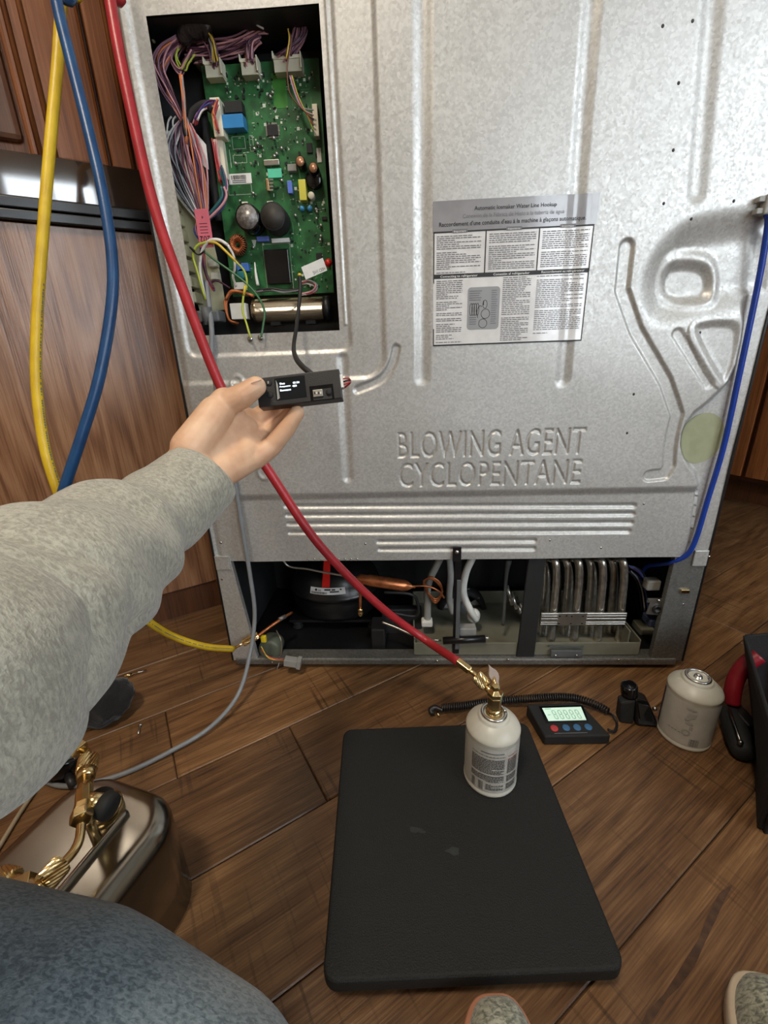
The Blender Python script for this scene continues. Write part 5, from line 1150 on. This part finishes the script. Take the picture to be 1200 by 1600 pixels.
# ---- scale display with coiled cord
ds = thing('scale_display', 'small black scale display with lit green screen and four buttons', 'display', P(885, 1125, z=0))
TLd, TRd, BRd, BLd = P(823, 1100, z=.026), P(906, 1097, z=.026), P(955, 1149, z=.020), P(851, 1151, z=.020)
drop = lambda q, s=1: np.array([q[0], q[1], .001])
part('display_case', MB().hexa([drop(q) for q in (BLd, BRd, TRd, TLd)], [BLd, BRd, TRd, TLd]), 'black_matte', ds, bev=.003, segs=3)
ex = (TRd-TLd)/np.linalg.norm(TRd-TLd); ey = (TLd-BLd); ey -= ex*ex.dot(ey); ey /= np.linalg.norm(ey); en = np.cross(ex, ey)
def onface(px_, py_, lift=.0006):
    d = ray(px_, py_); t = (TLd-CAMP).dot(en)/d.dot(en); return CAMP+d*t+en*lift
lc = [onface(*q) for q in ((857, 1127), (916, 1125.5), (907.5, 1105), (847, 1107))]
part('screen_bezel', MB().hexa([onface(*q, -.0004) for q in ((853, 1130), (921, 1129), (910, 1102), (842, 1104))], [onface(*q, .0005) for q in ((853, 1130), (921, 1129), (910, 1102), (842, 1104))]), 'black_gloss', ds)
lcd = part('screen', MB().prism(lc, en*.0005), 'lcd', ds, label='lit pale green screen')
sg = MB(); o0, o1, o3 = lc[0]+en*.0007, lc[1]+en*.0007, lc[3]+en*.0007; eu = o1-o0; ev = o3-o0
def seg(u0, v0, u1, v1): sg.prism([o0+eu*u0+ev*v0, o0+eu*u1+ev*v0, o0+eu*u1+ev*v1, o0+eu*u0+ev*v1], en*.0002)
for k in range(5):
    u = .20+k*.155; w_ = .10
    for v in (.10, .42, .74): seg(u+.015, v, u+w_-.015, v+.055)
    for uu in (u, u+w_-.02):
        for v in (.15, .47): seg(uu, v, uu+.02, v+.26)
seg(.06, .42, .13, .47); seg(.06, .88, .22, .93)
part('digits', sg, 'lcd_seg', lcd)
MAT['btn_red'] = mat('red_button', rgb(196, 60, 62), .4); MAT['btn_blue'] = mat('blue_button', rgb(58, 112, 158), .4)
for q, m_ in (((866, 1138.5), 'btn_red'), ((884.5, 1137.5), 'btn_blue'), ((901.5, 1137), 'btn_blue'), ((919, 1136.5), 'btn_blue')):
    c = onface(*q); bt = part('button', MB().lathe([(.0062, -.0005), (.0062, .0006), (.0052, .001)], c, en, 20), m_, ds, label='red power button' if m_ == 'btn_red' else 'blue button')
    part('button_mark', MB().box(c+en*.0012, (.005, .0010, .0003), np.stack([ex, ey, en], 1)) if m_ != 'btn_red' else MB().tube([c+en*.0012+(ex*math.cos(t)+ey*math.sin(t))*.0022 for t in np.linspace(.6, 5.7, 12)], .00035, 4, spline=False), 'ink_grey', bt)
part('face_print', MB().prism([onface(*q) for q in ((866, 1147), (918, 1145.5), (918, 1144.5), (866, 1146))], en*.0001), 'ink_grey', ds)
cp = [P(690, 1106, z=.012), P(720, 1103, z=.012), P(770, 1096, z=.012), P(820, 1092, z=.02), P(870, 1089, z=.022), P(905, 1092, z=.018), P(935, 1103, z=.012), P(950, 1112, z=.010)]
cpp, _ = spl([np.array(q) for q in cp], [1]*len(cp), 40)
d = np.cumsum([0]+[np.linalg.norm(b-a) for a, b in zip(cpp[:-1], cpp[1:])]); tot = d[-1]; ns = int(tot/.0042*9); hel = []
cpa = np.array(cpp)
for i in range(ns+1):
    s = tot*i/ns; c = np.array([np.interp(s, d, cpa[:, k]) for k in range(3)]); c2 = np.array([np.interp(min(s+.002, tot), d, cpa[:, k]) for k in range(3)])
    t = c2-c if s < tot-.003 else t; tn = t/np.linalg.norm(t); sd = np.cross(tn, (0, 0, 1.)); sd /= np.linalg.norm(sd); up = np.cross(sd, tn); ph = s/.0042*2*PI
    hel.append(c+(sd*math.cos(ph)+up*math.sin(ph))*.0058)
part('coiled_cord', MB().tube(hel, .0017, 5, spline=False), 'black', ds)
part('cord_tail', MB().tube([hel[-1], P(958, 1118, z=.010), P(964, 1130, z=.006), P(960, 1143, z=.006), P(950, 1140, z=.010)], .0022, 8), 'black', ds)
part('cord_plug', MB().tube([hel[0], P(680, 1106, z=.012), P(673, 1110, z=.010), P(676, 1116, z=.008)], [.0035, .0055, .005, .004], 10), 'black', ds); part('plug_tip', MB().cyl(P(684, 1112, z=.008), P(685, 1119, z=.006), .0022, n=10), 'brass', ds)
# ---- black plastic clamp beside the second can
bc = thing('plastic_clamp', 'gloss black plastic clamp with round cap between display and second can', 'clamp', P(998, 1125, z=0))
c = P(1004, 1126, z=.0)
part('clamp_body', MB().hexa([c+np.array(q) for q in ((-.018, -.014, .001), (.020, -.018, .001), (.026, .016, .001), (-.014, .024, .001))], [c+np.array(q) for q in ((-.020, .004, .045), (.004, .0, .040), (.006, .022, .042), (-.018, .026, .050))]), 'black_gloss', bc, bev=.005, segs=3)
part('clamp_jaw', MB().hexa([c+np.array(q) for q in ((-.042, -.006, .001), (-.020, -.010, .001), (-.018, .014, .001), (-.040, .016, .001))], [c+np.array(q) for q in ((-.044, -.002, .040), (-.020, -.002, .046), (-.018, .014, .048), (-.042, .016, .042))]), 'black_matte', bc, bev=.003)
k0 = c+np.array([-.024, .012, .046]); part('clamp_cap', MB().lathe([(.013, 0), (.0135, .004), (.0135, .018), (.012, .021), (.010, .0205)], k0, (-.15, .05, 1), 28), 'black_gloss', bc)
part('clamp_screw', MB().sph(c+np.array([.014, -.003, .030]), .004, 10, 8), 'steel', bc)
part('clamp_plate', MB().hexa([c+np.array(q) for q in ((-.012, -.0125, .014), (.012, -.015, .012), (.012, -.012, .012), (-.012, -.0105, .014))], [c+np.array(q) for q in ((-.014, -.001, .038), (.002, -.004, .036), (.002, -.002, .036), (-.014, .001, .038))]), 'glassdark', bc)
# ---- hand tool with red grip, and the tool bag
ht = thing('hand_tool', 'black hand tool with chrome bar and red grip beside the tool bag', 'tool', P(1150, 1175, z=0))
a, b = P(1140, 1112, z=.022), P(1163, 1180, z=.018)
part('tool_body', MB().lathe([(.010, 0), (.017, .004), (.018, .06), (.016, np.linalg.norm(b-a)-.006), (.012, np.linalg.norm(b-a))], a, b-a, 24), 'black_matte', ht)
ar = P(1139, 1106, z=.045); br = P(1157, 1160, z=.040); part('chrome_bar', MB().cyl(ar, br, .0022, n=10).sph(br, .0042, 10, 6), mat('dull_chrome', rgb(120, 120, 118), .3, 1), ht)
part('tool_jaw', MB().box(P(1158, 1128, z=.02), (.022, .05, .036)), 'black', ht, bev=.004)
part('red_grip', MB().tube([P(1145, 1100, z=.040), P(1145, 1080, z=.060), P(1152, 1056, z=.085), P(1168, 1036, z=.11), P(1185, 1024, z=.125)], [.011, .0125, .0125, .0125, .0125], 18), mat('red_grip_rubber', rgb(132, 20, 34), .4), ht, label='bent red grip')
T1, T2, B1, B2 = P(1164, 1001, z=.15), P(1232, 1180, z=.17), P(1182, 1130, z=.0), P(1190, 1298, z=.0)
bgm = 'bag_fabric'; MAT[bgm] = mat('black_bag_fabric', (.006, .006, .0065), .8, bump=.4, bscale=500)
T3 = T2+np.array([.30, .02, 0]); T4 = T1+np.array([.32, .04, 0]); B3 = B2+np.array([.28, .02, 0]); B4 = B1+np.array([.30, .03, 0])
T1[2] = T2[2] = T3[2] = T4[2] = .16
bag = thing('tool_bag', 'black open fabric tool bag at the right edge of the photo', 'bag', (B1+B3)/2)
def wall_(a, b, c_, d_, th_):
    n_ = np.cross(b-a, d_-a); n_ /= np.linalg.norm(n_); return MB().hexa([a, b, b+n_*th_, a+n_*th_], [d_, c_, c_+n_*th_, d_+n_*th_])
for (p_, q_, r_, s_) in ((B2, B1, T1, T2), (B3, B2, T2, T3), (B4, B3, T3, T4), (B1, B4, T4, T1)): part('bag_wall', wall_(p_, q_, r_, s_, -.005), bgm, bag, bev=.002)
part('bag_floor', MB().hexa([B1+np.array([0, 0, .0005]), B2+np.array([0, 0, .0005]), B3+np.array([0, 0, .0005]), B4+np.array([0, 0, .0005])], [q+np.array([0, 0, .005]) for q in (B1, B2, B3, B4)]), bgm, bag)
q0 = P(1200, 1018, z=.12); rp = thing('red_tool_case', 'bright red rounded case inside the black tool bag', 'case', q0*np.array([1, 1, 0])+np.array([.05, .0, .006]))
cc = q0+np.array([.052, -.015, -.0]); part('case_body', MB().box((cc[0], cc[1], .072), (.10, .07, .13)), mat('red_plastic_case', rgb(190, 26, 52), .4), rp, bev=.02, segs=4)
part('case_handle', MB().tube([np.array([cc[0]-.03, cc[1], .135]), np.array([cc[0]-.02, cc[1], .155]), np.array([cc[0]+.02, cc[1], .155]), np.array([cc[0]+.03, cc[1], .135])], .005, 10), 'black_matte', rp)
# ================================================================== GADGET IN THE HAND
gx = CR*math.cos(.115)+CU*math.sin(.115); gz = (CU*math.cos(.115)-CR*math.sin(.115)); gyv = CF      # right, up, away
gR = np.stack([gx, gyv, gz], 1); gO = Cd(467, 606.5, .430)
def GL(a, b, d=0): return gO+gx*a+gz*b+gyv*d
def gpx(px_, py_, d=0.):
    r_ = ray(px_, py_); t = (gO+gyv*d-CAMP).dot(gyv)/r_.dot(gyv); return CAMP+r_*t
gd_ = thing('controller_module', 'small black electronic module with lit text screen held in the hand', 'device', gO)
GWd, GHt = .0830, .0292
part('module_case', MB().box(GL(0, 0, .008), (GWd, .016, GHt), gR), 'black', gd_, bev=.0008)
a = gpx(450, 607, 0); sc_ = part('screen_window', MB().box(gpx(454, 606)-gyv*.0002, (.030, .0005, .0215), gR), 'glassdark', gd_)
tx = MB()
for body, q, wd_ in (('Bus', (437.5, 601.5), 8), ('OK ON', (458, 600), 10), ('Requests', (437.5, 606.5), 17), ('420', (457, 605), 7), ('Success', (438, 612), 17)):
    text_on(tx, body, gpx(*q)-gyv*.0006, gx, gz, -gyv, width=wd_/680*.43, height=.0019, lift=.0001, bold=.03)
part('screen_text', tx, 'oled', sc_, label='glowing white text')
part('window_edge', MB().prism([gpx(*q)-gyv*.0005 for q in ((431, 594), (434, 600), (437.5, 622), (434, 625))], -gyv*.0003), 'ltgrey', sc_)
for q in ((420, 598), (422, 617)): part('module_button', MB().lathe([(.0032, 0), (.0032, .0008), (.0024, .0011)], gpx(*q)+gyv*.0002, -gyv, 16), 'black_matte', gd_)
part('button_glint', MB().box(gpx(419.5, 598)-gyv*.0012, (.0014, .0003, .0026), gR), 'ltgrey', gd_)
# recess with dip switch
part('recess', MB().box(gpx(503, 614)-gyv*.0001, (.0235, .0004, .0155), gR), 'black_gloss', gd_); part('recess_floor', MB().box(gpx(504, 616)-gyv*.0004, (.0185, .0004, .0105), gR), 'black', gd_)
dpn = part('dip_switch', MB().box(gpx(497, 615)-gyv*.0012, (.0095, .002, .0068), gR), 'alu', gd_, bev=.0003)
for k in range(4): part('switch_lever', MB().box(gpx(492.2+k*3.1, 615)-gyv*.0024, (.0012, .0008, .0022), gR), 'white' if k % 2 else 'ink', dpn)
part('round_button', MB().lathe([(.0030, 0), (.0030, .0014)], gpx(514, 613.5)-gyv*.0003, -gyv, 18), 'black_matte', gd_)
part('side_socket', MB().box(GL(GWd/2+.001, .003, .006), (.003, .008, .013), gR), 'white', gd_)
for k, c_ in enumerate(('red', 'black', 'red')): part('socket_wire', MB().tube([GL(GWd/2+.002, .006-k*.003, .006), GL(GWd/2+.008, .006-k*.002, .006), GL(GWd/2+.009, .004, .014), GL(GWd/2+.002, .001, .020)], .0009, 6), WIRE[c_], gd_)
ll = part('module_lead', MB().tube([P(468, 430, y=.012), P(469, 456, y=.006), P(464, 505, y=-.03), P(459, 540, y=-.09), gpx(462, 558, .06), gpx(472, 572, .018), gpx(489, 586, .006)], .0029, 12, 8), 'rubber', gd_, label='black lead running up into the control box')
# ================================================================== PERSON (left arm and hand, denim leg, shoes)
PS = thing('person', 'person holding out a hand in grey sweater sleeve, blue jeans and knit shoes', 'person', P(500, 1700, z=0))
MAT['skin'] = mat('skin', rgb(222, 184, 152), .5, col2=rgb(206, 162, 130), nscale=45, bump=.12, bscale=260, subs=.12)
def capsules(segs_, extra=None):
    """one closed mesh of overlapping tapered capsules (fused by a voxel remesh)"""
    mb = MB()
    for (a, b, ra_, rb_) in segs_:
        a = np.array(a); b = np.array(b); L = np.linalg.norm(b-a); prof_ = []
        for t in np.linspace(-PI/2, 0, 6): prof_.append((max(ra_*math.cos(t), 1e-5), ra_*math.sin(t)))
        for t in np.linspace(0, PI/2, 6): prof_.append((max(rb_*math.cos(t), 1e-5), L+rb_*math.sin(t)))
        mb.lathe(prof_, a, b-a, 18)
    return mb
def remesh(o, vox, sm=6, fac=.5):
    r = o.modifiers.new('fuse', 'REMESH'); r.mode = 'VOXEL'; r.voxel_size = vox; r.use_smooth_shade = True
    s = o.modifiers.new('smooth', 'SMOOTH'); s.iterations = sm; s.factor = fac
J = lambda x_, y_, d_: Cd(x_, y_, d_)
wr1, wr2 = J(288, 726, .405), J(313, 752, .405)
seg_ = [
 # forearm and wrist
 (J(180, 850, .33), J(300, 738, .405), .034, .0225), (J(190, 835, .335), J(292, 722, .408), .026, .0175), (J(205, 850, .335), J(318, 752, .405), .026, .0160),
 # palm rays
 (J(300, 722, .410), J(362, 652, .445), .0185, .0150), (J(304, 730, .412), J(382, 668, .452), .0185, .0135), (J(312, 742, .412), J(392, 694, .452), .0175, .0130), (J(322, 752, .410), J(394, 716, .448), .0160, .0125), (J(335, 742, .415), J(385, 705, .445), .014, .014),
 # thenar and thumb
 (J(298, 700, .405), J(338, 645, .420), .0180, .0165), (J(320, 672, .418), J(352, 628, .425), .0165, .0140), (J(346, 634, .424), J(380, 618, .420), .0132, .0118), (J(380, 618, .420), J(400, 604, .4195), .0116, .0098),
 # index (along the back of the module)
 (J(366, 650, .448), J(398, 655, .470), .0125, .0105), (J(398, 655, .470), J(432, 632, .474), .0102, .0092), (J(432, 632, .474), J(455, 612, .466), .0090, .0080),
 # middle
 (J(380, 668, .454), J(405, 668, .476), .0120, .0102), (J(405, 668, .476), J(438, 648, .480), .0100, .0090), (J(438, 648, .480), J(466, 628, .470), .0088, .0078),
 # ring
 (J(392, 692, .452), J(418, 682, .472), .0115, .0098), (J(418, 682, .472), J(442, 660, .470), .0096, .0088), (J(442, 660, .470), J(458, 642, .462), .0086, .0076),
 # little finger, nearest the viewer
 (J(398, 716, .448), J(424, 698, .452), .0122, .0106), (J(424, 698, .452), J(448, 670, .448), .0102, .0092), (J(448, 670, .448), J(464, 645, .444), .0090, .0078)]
hand = part('body', capsules(seg_), 'skin', PS); remesh(hand, .0013, 7, .5)
nl = J(399, 597, .4125); nn_ = CU*.85-CR*.35-CF*.25
part('nail', MB().lathe([(.0001, .0012), (.003, .0011), (.0048, .0006), (.0054, -.0004)], nl, nn_, 18, sx=1.25, sy=.85, ref=CR*.8-CU*.4), mat('nail', rgb(226, 190, 168), .3), PS)
# sleeve: a tube with ribbed cuff, folds and creases
stations = [(322, 742, .400, .0305), (316, 748, .397, .0335), (303, 757, .392, .0350), (280, 777, .382, .0362), (262, 792, .372, .0375), (234, 812, .352, .0385), (200, 836, .330, .0425), (154, 866, .300, .0480), (112, 905, .274, .0525), (60, 950, .248, .0555), (0, 992, .226, .0570), (-70, 1036, .205, .0590), (-160, 1080, .180, .062)]
cs = [Cd(a, b, d_) for a, b, d_, r in stations]; rs = [s[3] for s in stations]
sh = CAMP+CR*-.34+CU*-.02+CF*-.12; cs.append(CAMP+CR*-.30+CU*-.085+CF*.08); rs.append(.072); cs.append(sh); rs.append(.078)
cc, rr = spl(cs, rs, 14); cc = np.array(cc); NS = 96; vs = []; fs = []
tang = np.gradient(cc, axis=0); tang /= np.linalg.norm(tang, axis=1)[:, None]; arc = np.concatenate([[0], np.cumsum(np.linalg.norm(np.diff(cc, axis=0), axis=1))])
a = np.cross(tang[0], CF); a /= np.linalg.norm(a); fr_ = []
for i in range(len(cc)):
    a = a-tang[i]*a.dot(tang[i]); a /= np.linalg.norm(a); b = np.cross(tang[i], a); fr_.append((a, b))
    s = arc[i]; s0 = .075   # cuff length
    vw = CAMP-cc[i]; tv_ = math.atan2(vw.dot(b), vw.dot(a))
    for k in range(NS):
        t = 2*PI*k/NS; d_ = a*math.cos(t)+b*math.sin(t); r = rr[i]
        pos = cc[i]+d_*r
        if s < s0: f = .0007*math.sin(t*48)*sstep(0, .004, s)
        else: f = 0
        band = float(np.exp(-((s-s0)/.010)**2)); f -= .0035*band
        puff = float(sstep(s0, s0+.03, s))
        # oblique folds that wrap round the arm
        cr_ = .155+.045*math.cos(t-tv_)-.02*math.sin(2*t)
        f -= .0075*math.exp(-((s-cr_)/.009)**2)*max(0, math.cos((t-tv_)*.7)) if abs((t-tv_+PI) % (2*PI)-PI) < 2.0 else 0
        w_ = puff*(1 if s < .5 else .5)
        f += w_*(.0030*math.sin(s*62+1.7*math.sin(t+.6)+t*1.0)+.0022*math.sin(s*118-2.1*math.sin(t*1.0-.4)-t*2+1.3))
        f += w_*.0055*noise.noise(Vector(pos*14))+.0016*puff*noise.noise(Vector(pos*45))
        vs.append(pos+d_*f)
nr = len(cc)
for i in range(nr-1):
    for k in range(NS): fs.append((i*NS+k, i*NS+(k+1) % NS, (i+1)*NS+(k+1) % NS, (i+1)*NS+k))
MAT['sweater'] = None
def mat_fabric(name, c1, c2, c3, scale, bump, rough=.95, scale2=30):
    M, nt, b = new_mat(name); N = nt.nodes; L = nt.links; tc = N.new('ShaderNodeTexCoord')
    def ns(s, d=4, v=(1, 1, 1), dist=0):
        mp = N.new('ShaderNodeMapping'); mp.inputs['Scale'].default_value = v; L.new(tc.outputs['Object'], mp.inputs[0])
        n = N.new('ShaderNodeTexNoise'); n.inputs['Scale'].default_value = s; n.inputs['Detail'].default_value = d; n.inputs['Distortion'].default_value = dist; L.new(mp.outputs[0], n.inputs['Vector']); return n
    a = ns(scale, 5, (1, 1.7, .6), .6); c = ns(scale2, 3)
    r = N.new('ShaderNodeValToRGB'); r.color_ramp.elements[0].position = .36; r.color_ramp.elements[1].position = .64; r.color_ramp.elements.new(.5)
    for e, q in zip(r.color_ramp.elements, (c1, c2, c3)): e.color = (*q, 1)
    ad = N.new('ShaderNodeMath'); ad.operation = 'MULTIPLY_ADD'; ad.inputs[1].default_value = .35; L.new(c.outputs['Fac'], ad.inputs[0])
    sb = N.new('ShaderNodeMath'); sb.operation = 'SUBTRACT'; sb.inputs[1].default_value = .175; L.new(a.outputs['Fac'], sb.inputs[0]); L.new(sb.outputs[0], ad.inputs[2])
    L.new(ad.outputs[0], r.inputs[0]); L.new(r.outputs[0], b.inputs['Base Color'])
    b.inputs['Roughness'].default_value = rough; b.inputs['Sheen Weight'].default_value = .25
    f = ns(scale*2.2, 4); bp = N.new('ShaderNodeBump'); bp.inputs['Strength'].default_value = bump; bp.inputs['Distance'].default_value = .0015
    mm = N.new('ShaderNodeMath'); mm.operation = 'ADD'; L.new(a.outputs['Fac'], mm.inputs[0]); L.new(f.outputs['Fac'], mm.inputs[1]); L.new(mm.outputs[0], bp.inputs['Height']); L.new(bp.outputs[0], b.inputs['Normal'])
    return M
MAT['sweater'] = mat_fabric('heather_grey_fleece', rgb(142, 139, 126), rgb(160, 157, 143), rgb(176, 173, 158), 330, .5)
MAT['denim'] = mat_fabric('faded_denim', rgb(70, 84, 92), rgb(98, 112, 120), rgb(118, 130, 136), 300, .4)
MAT['knit'] = mat_fabric('grey_knit', rgb(96, 98, 88), rgb(134, 136, 122), rgb(168, 168, 152), 240, .6)
# inner lip of the cuff
base = len(vs); lipn = 3
for j in range(1, lipn+1):
    for k in range(NS):
        t = 2*PI*k/NS; d_ = fr_[0][0]*math.cos(t)+fr_[0][1]*math.sin(t); vs.append(cc[0]+d_*(rr[0]-.0012*j)+tang[0]*(.004*(j-1)))
prev = 0
for j in range(lipn):
    nb = base+j*NS
    for k in range(NS): fs.append((prev+(k+1) % NS, prev+k, nb+k, nb+(k+1) % NS))
    prev = nb
fs.append(tuple((nr-1)*NS+k for k in range(NS)))
part('sleeve', MB().add(vs, fs, True), 'sweater', PS, label='heather grey sweatshirt sleeve with ribbed cuff')
# jeans
kn_ = Cd(-200, 1562, .27); th1 = Cd(75, 1672, .252); th2 = Cd(270, 1850, .24); hip = np.array([-.13, -1.02, .13])
lf, rf = np.array([-.002, -.635, .055]), np.array([.285, -.62, .06])
js = [(kn_, th1, .066, .0735), (th1, th2, .0735, .080), (th2, hip, .080, .115), (hip, (.10, -1.02, .13), .115, .115), ((.10, -1.02, .13), (.42, -.83, .27), .100, .078), ((.42, -.83, .27), (rf[0]+.02, rf[1]-.10, .12), .072, .056), (kn_, (-.19, -.77, .155), .064, .056), ((-.19, -.77, .155), (lf[0]-.01, lf[1]-.13, .10), .056, .050)]
jn = part('jeans', capsules(js), 'denim', PS, label='faded blue denim jeans'); remesh(jn, .006, 10, .5)
# shoes
def shoe(name, loc, rot, rim, label, sc=1.0):
    c_, s_ = math.cos(rot), math.sin(rot); R2 = np.array([[c_, -s_, 0], [s_, c_, 0], [0, 0, 1]])
    L_ = .27*sc
    def outline(off, n=84):
        out = []
        for t in np.linspace(0, 2*PI, n, endpoint=False):
            y = math.cos(t); x = math.copysign(abs(math.sin(t))**.62, math.sin(t)); w_ = (.049 if y > -.1 else .040)+.004*math.cos(2*t); out.append((x*(w_-off)*(1-.10*max(0, y)**3), (y-1)*(L_/2-off)-off))
        return out
    rings_ = [(.004, 0), (0, .004), (0, .020), (.002, .024)]; v_ = []
    lift_ = lambda y: .024*max(0., (y+L_*.30)/(L_*.30))**2
    for of, z in rings_: v_ += [np.array(loc)+R2 @ np.array([x, y, z+lift_(y)]) for x, y in outline(of)]
    n = 84; f_ = [(j*n+i, (j*n+(i+1) % n), ((j+1)*n+(i+1) % n), (j+1)*n+i) for j in range(3) for i in range(n)]+[tuple(range(n))[::-1], tuple(3*n+i for i in range(n))]
    so = part('shoe_sole', MB().add(v_, f_, True), rim, PS, label=label[1])
    ups = [(.005, .022, 0), (.006, .034, .01), (.012, .046, .03), (.022, .055, .06), (.034, .060, .10)]; v_ = []
    for of, z, h_ in ups:
        for x, y in outline(of): yy = -y/L_; zz = z+max(0, yy-.25)*.5*(z-.02)+lift_(y); v_.append(np.array(loc)+R2 @ np.array([x, y, zz]))
    f_ = [(j*n+i, (j*n+(i+1) % n), ((j+1)*n+(i+1) % n), (j+1)*n+i) for j in range(4) for i in range(n)]+[tuple(4*n+i for i in range(n))]
    part(name, MB().add(v_, f_, True), 'knit', so); 
MAT['rim_peach'] = mat('peach_sole_rim', rgb(190, 132, 104), .6); MAT['rim_white'] = mat('cream_sole_rim', rgb(206, 190, 168), .6)
t0_ = P(768, 1545, z=.04); shoe('shoe_upper', (t0_[0], -.505, .001), 0.06, 'rim_peach', ('', 'grey knit shoe with peach rim'))
t1_ = P(1160, 1530, z=.04); shoe('shoe_upper', (t1_[0]+.012, t1_[1]+.004, .001), -.10, 'rim_white', ('', 'grey knit shoe with broad cream rim'), 1.05)
# trousers hems over the shoes are part of the jeans mesh
print('objects', len(bpy.data.objects))
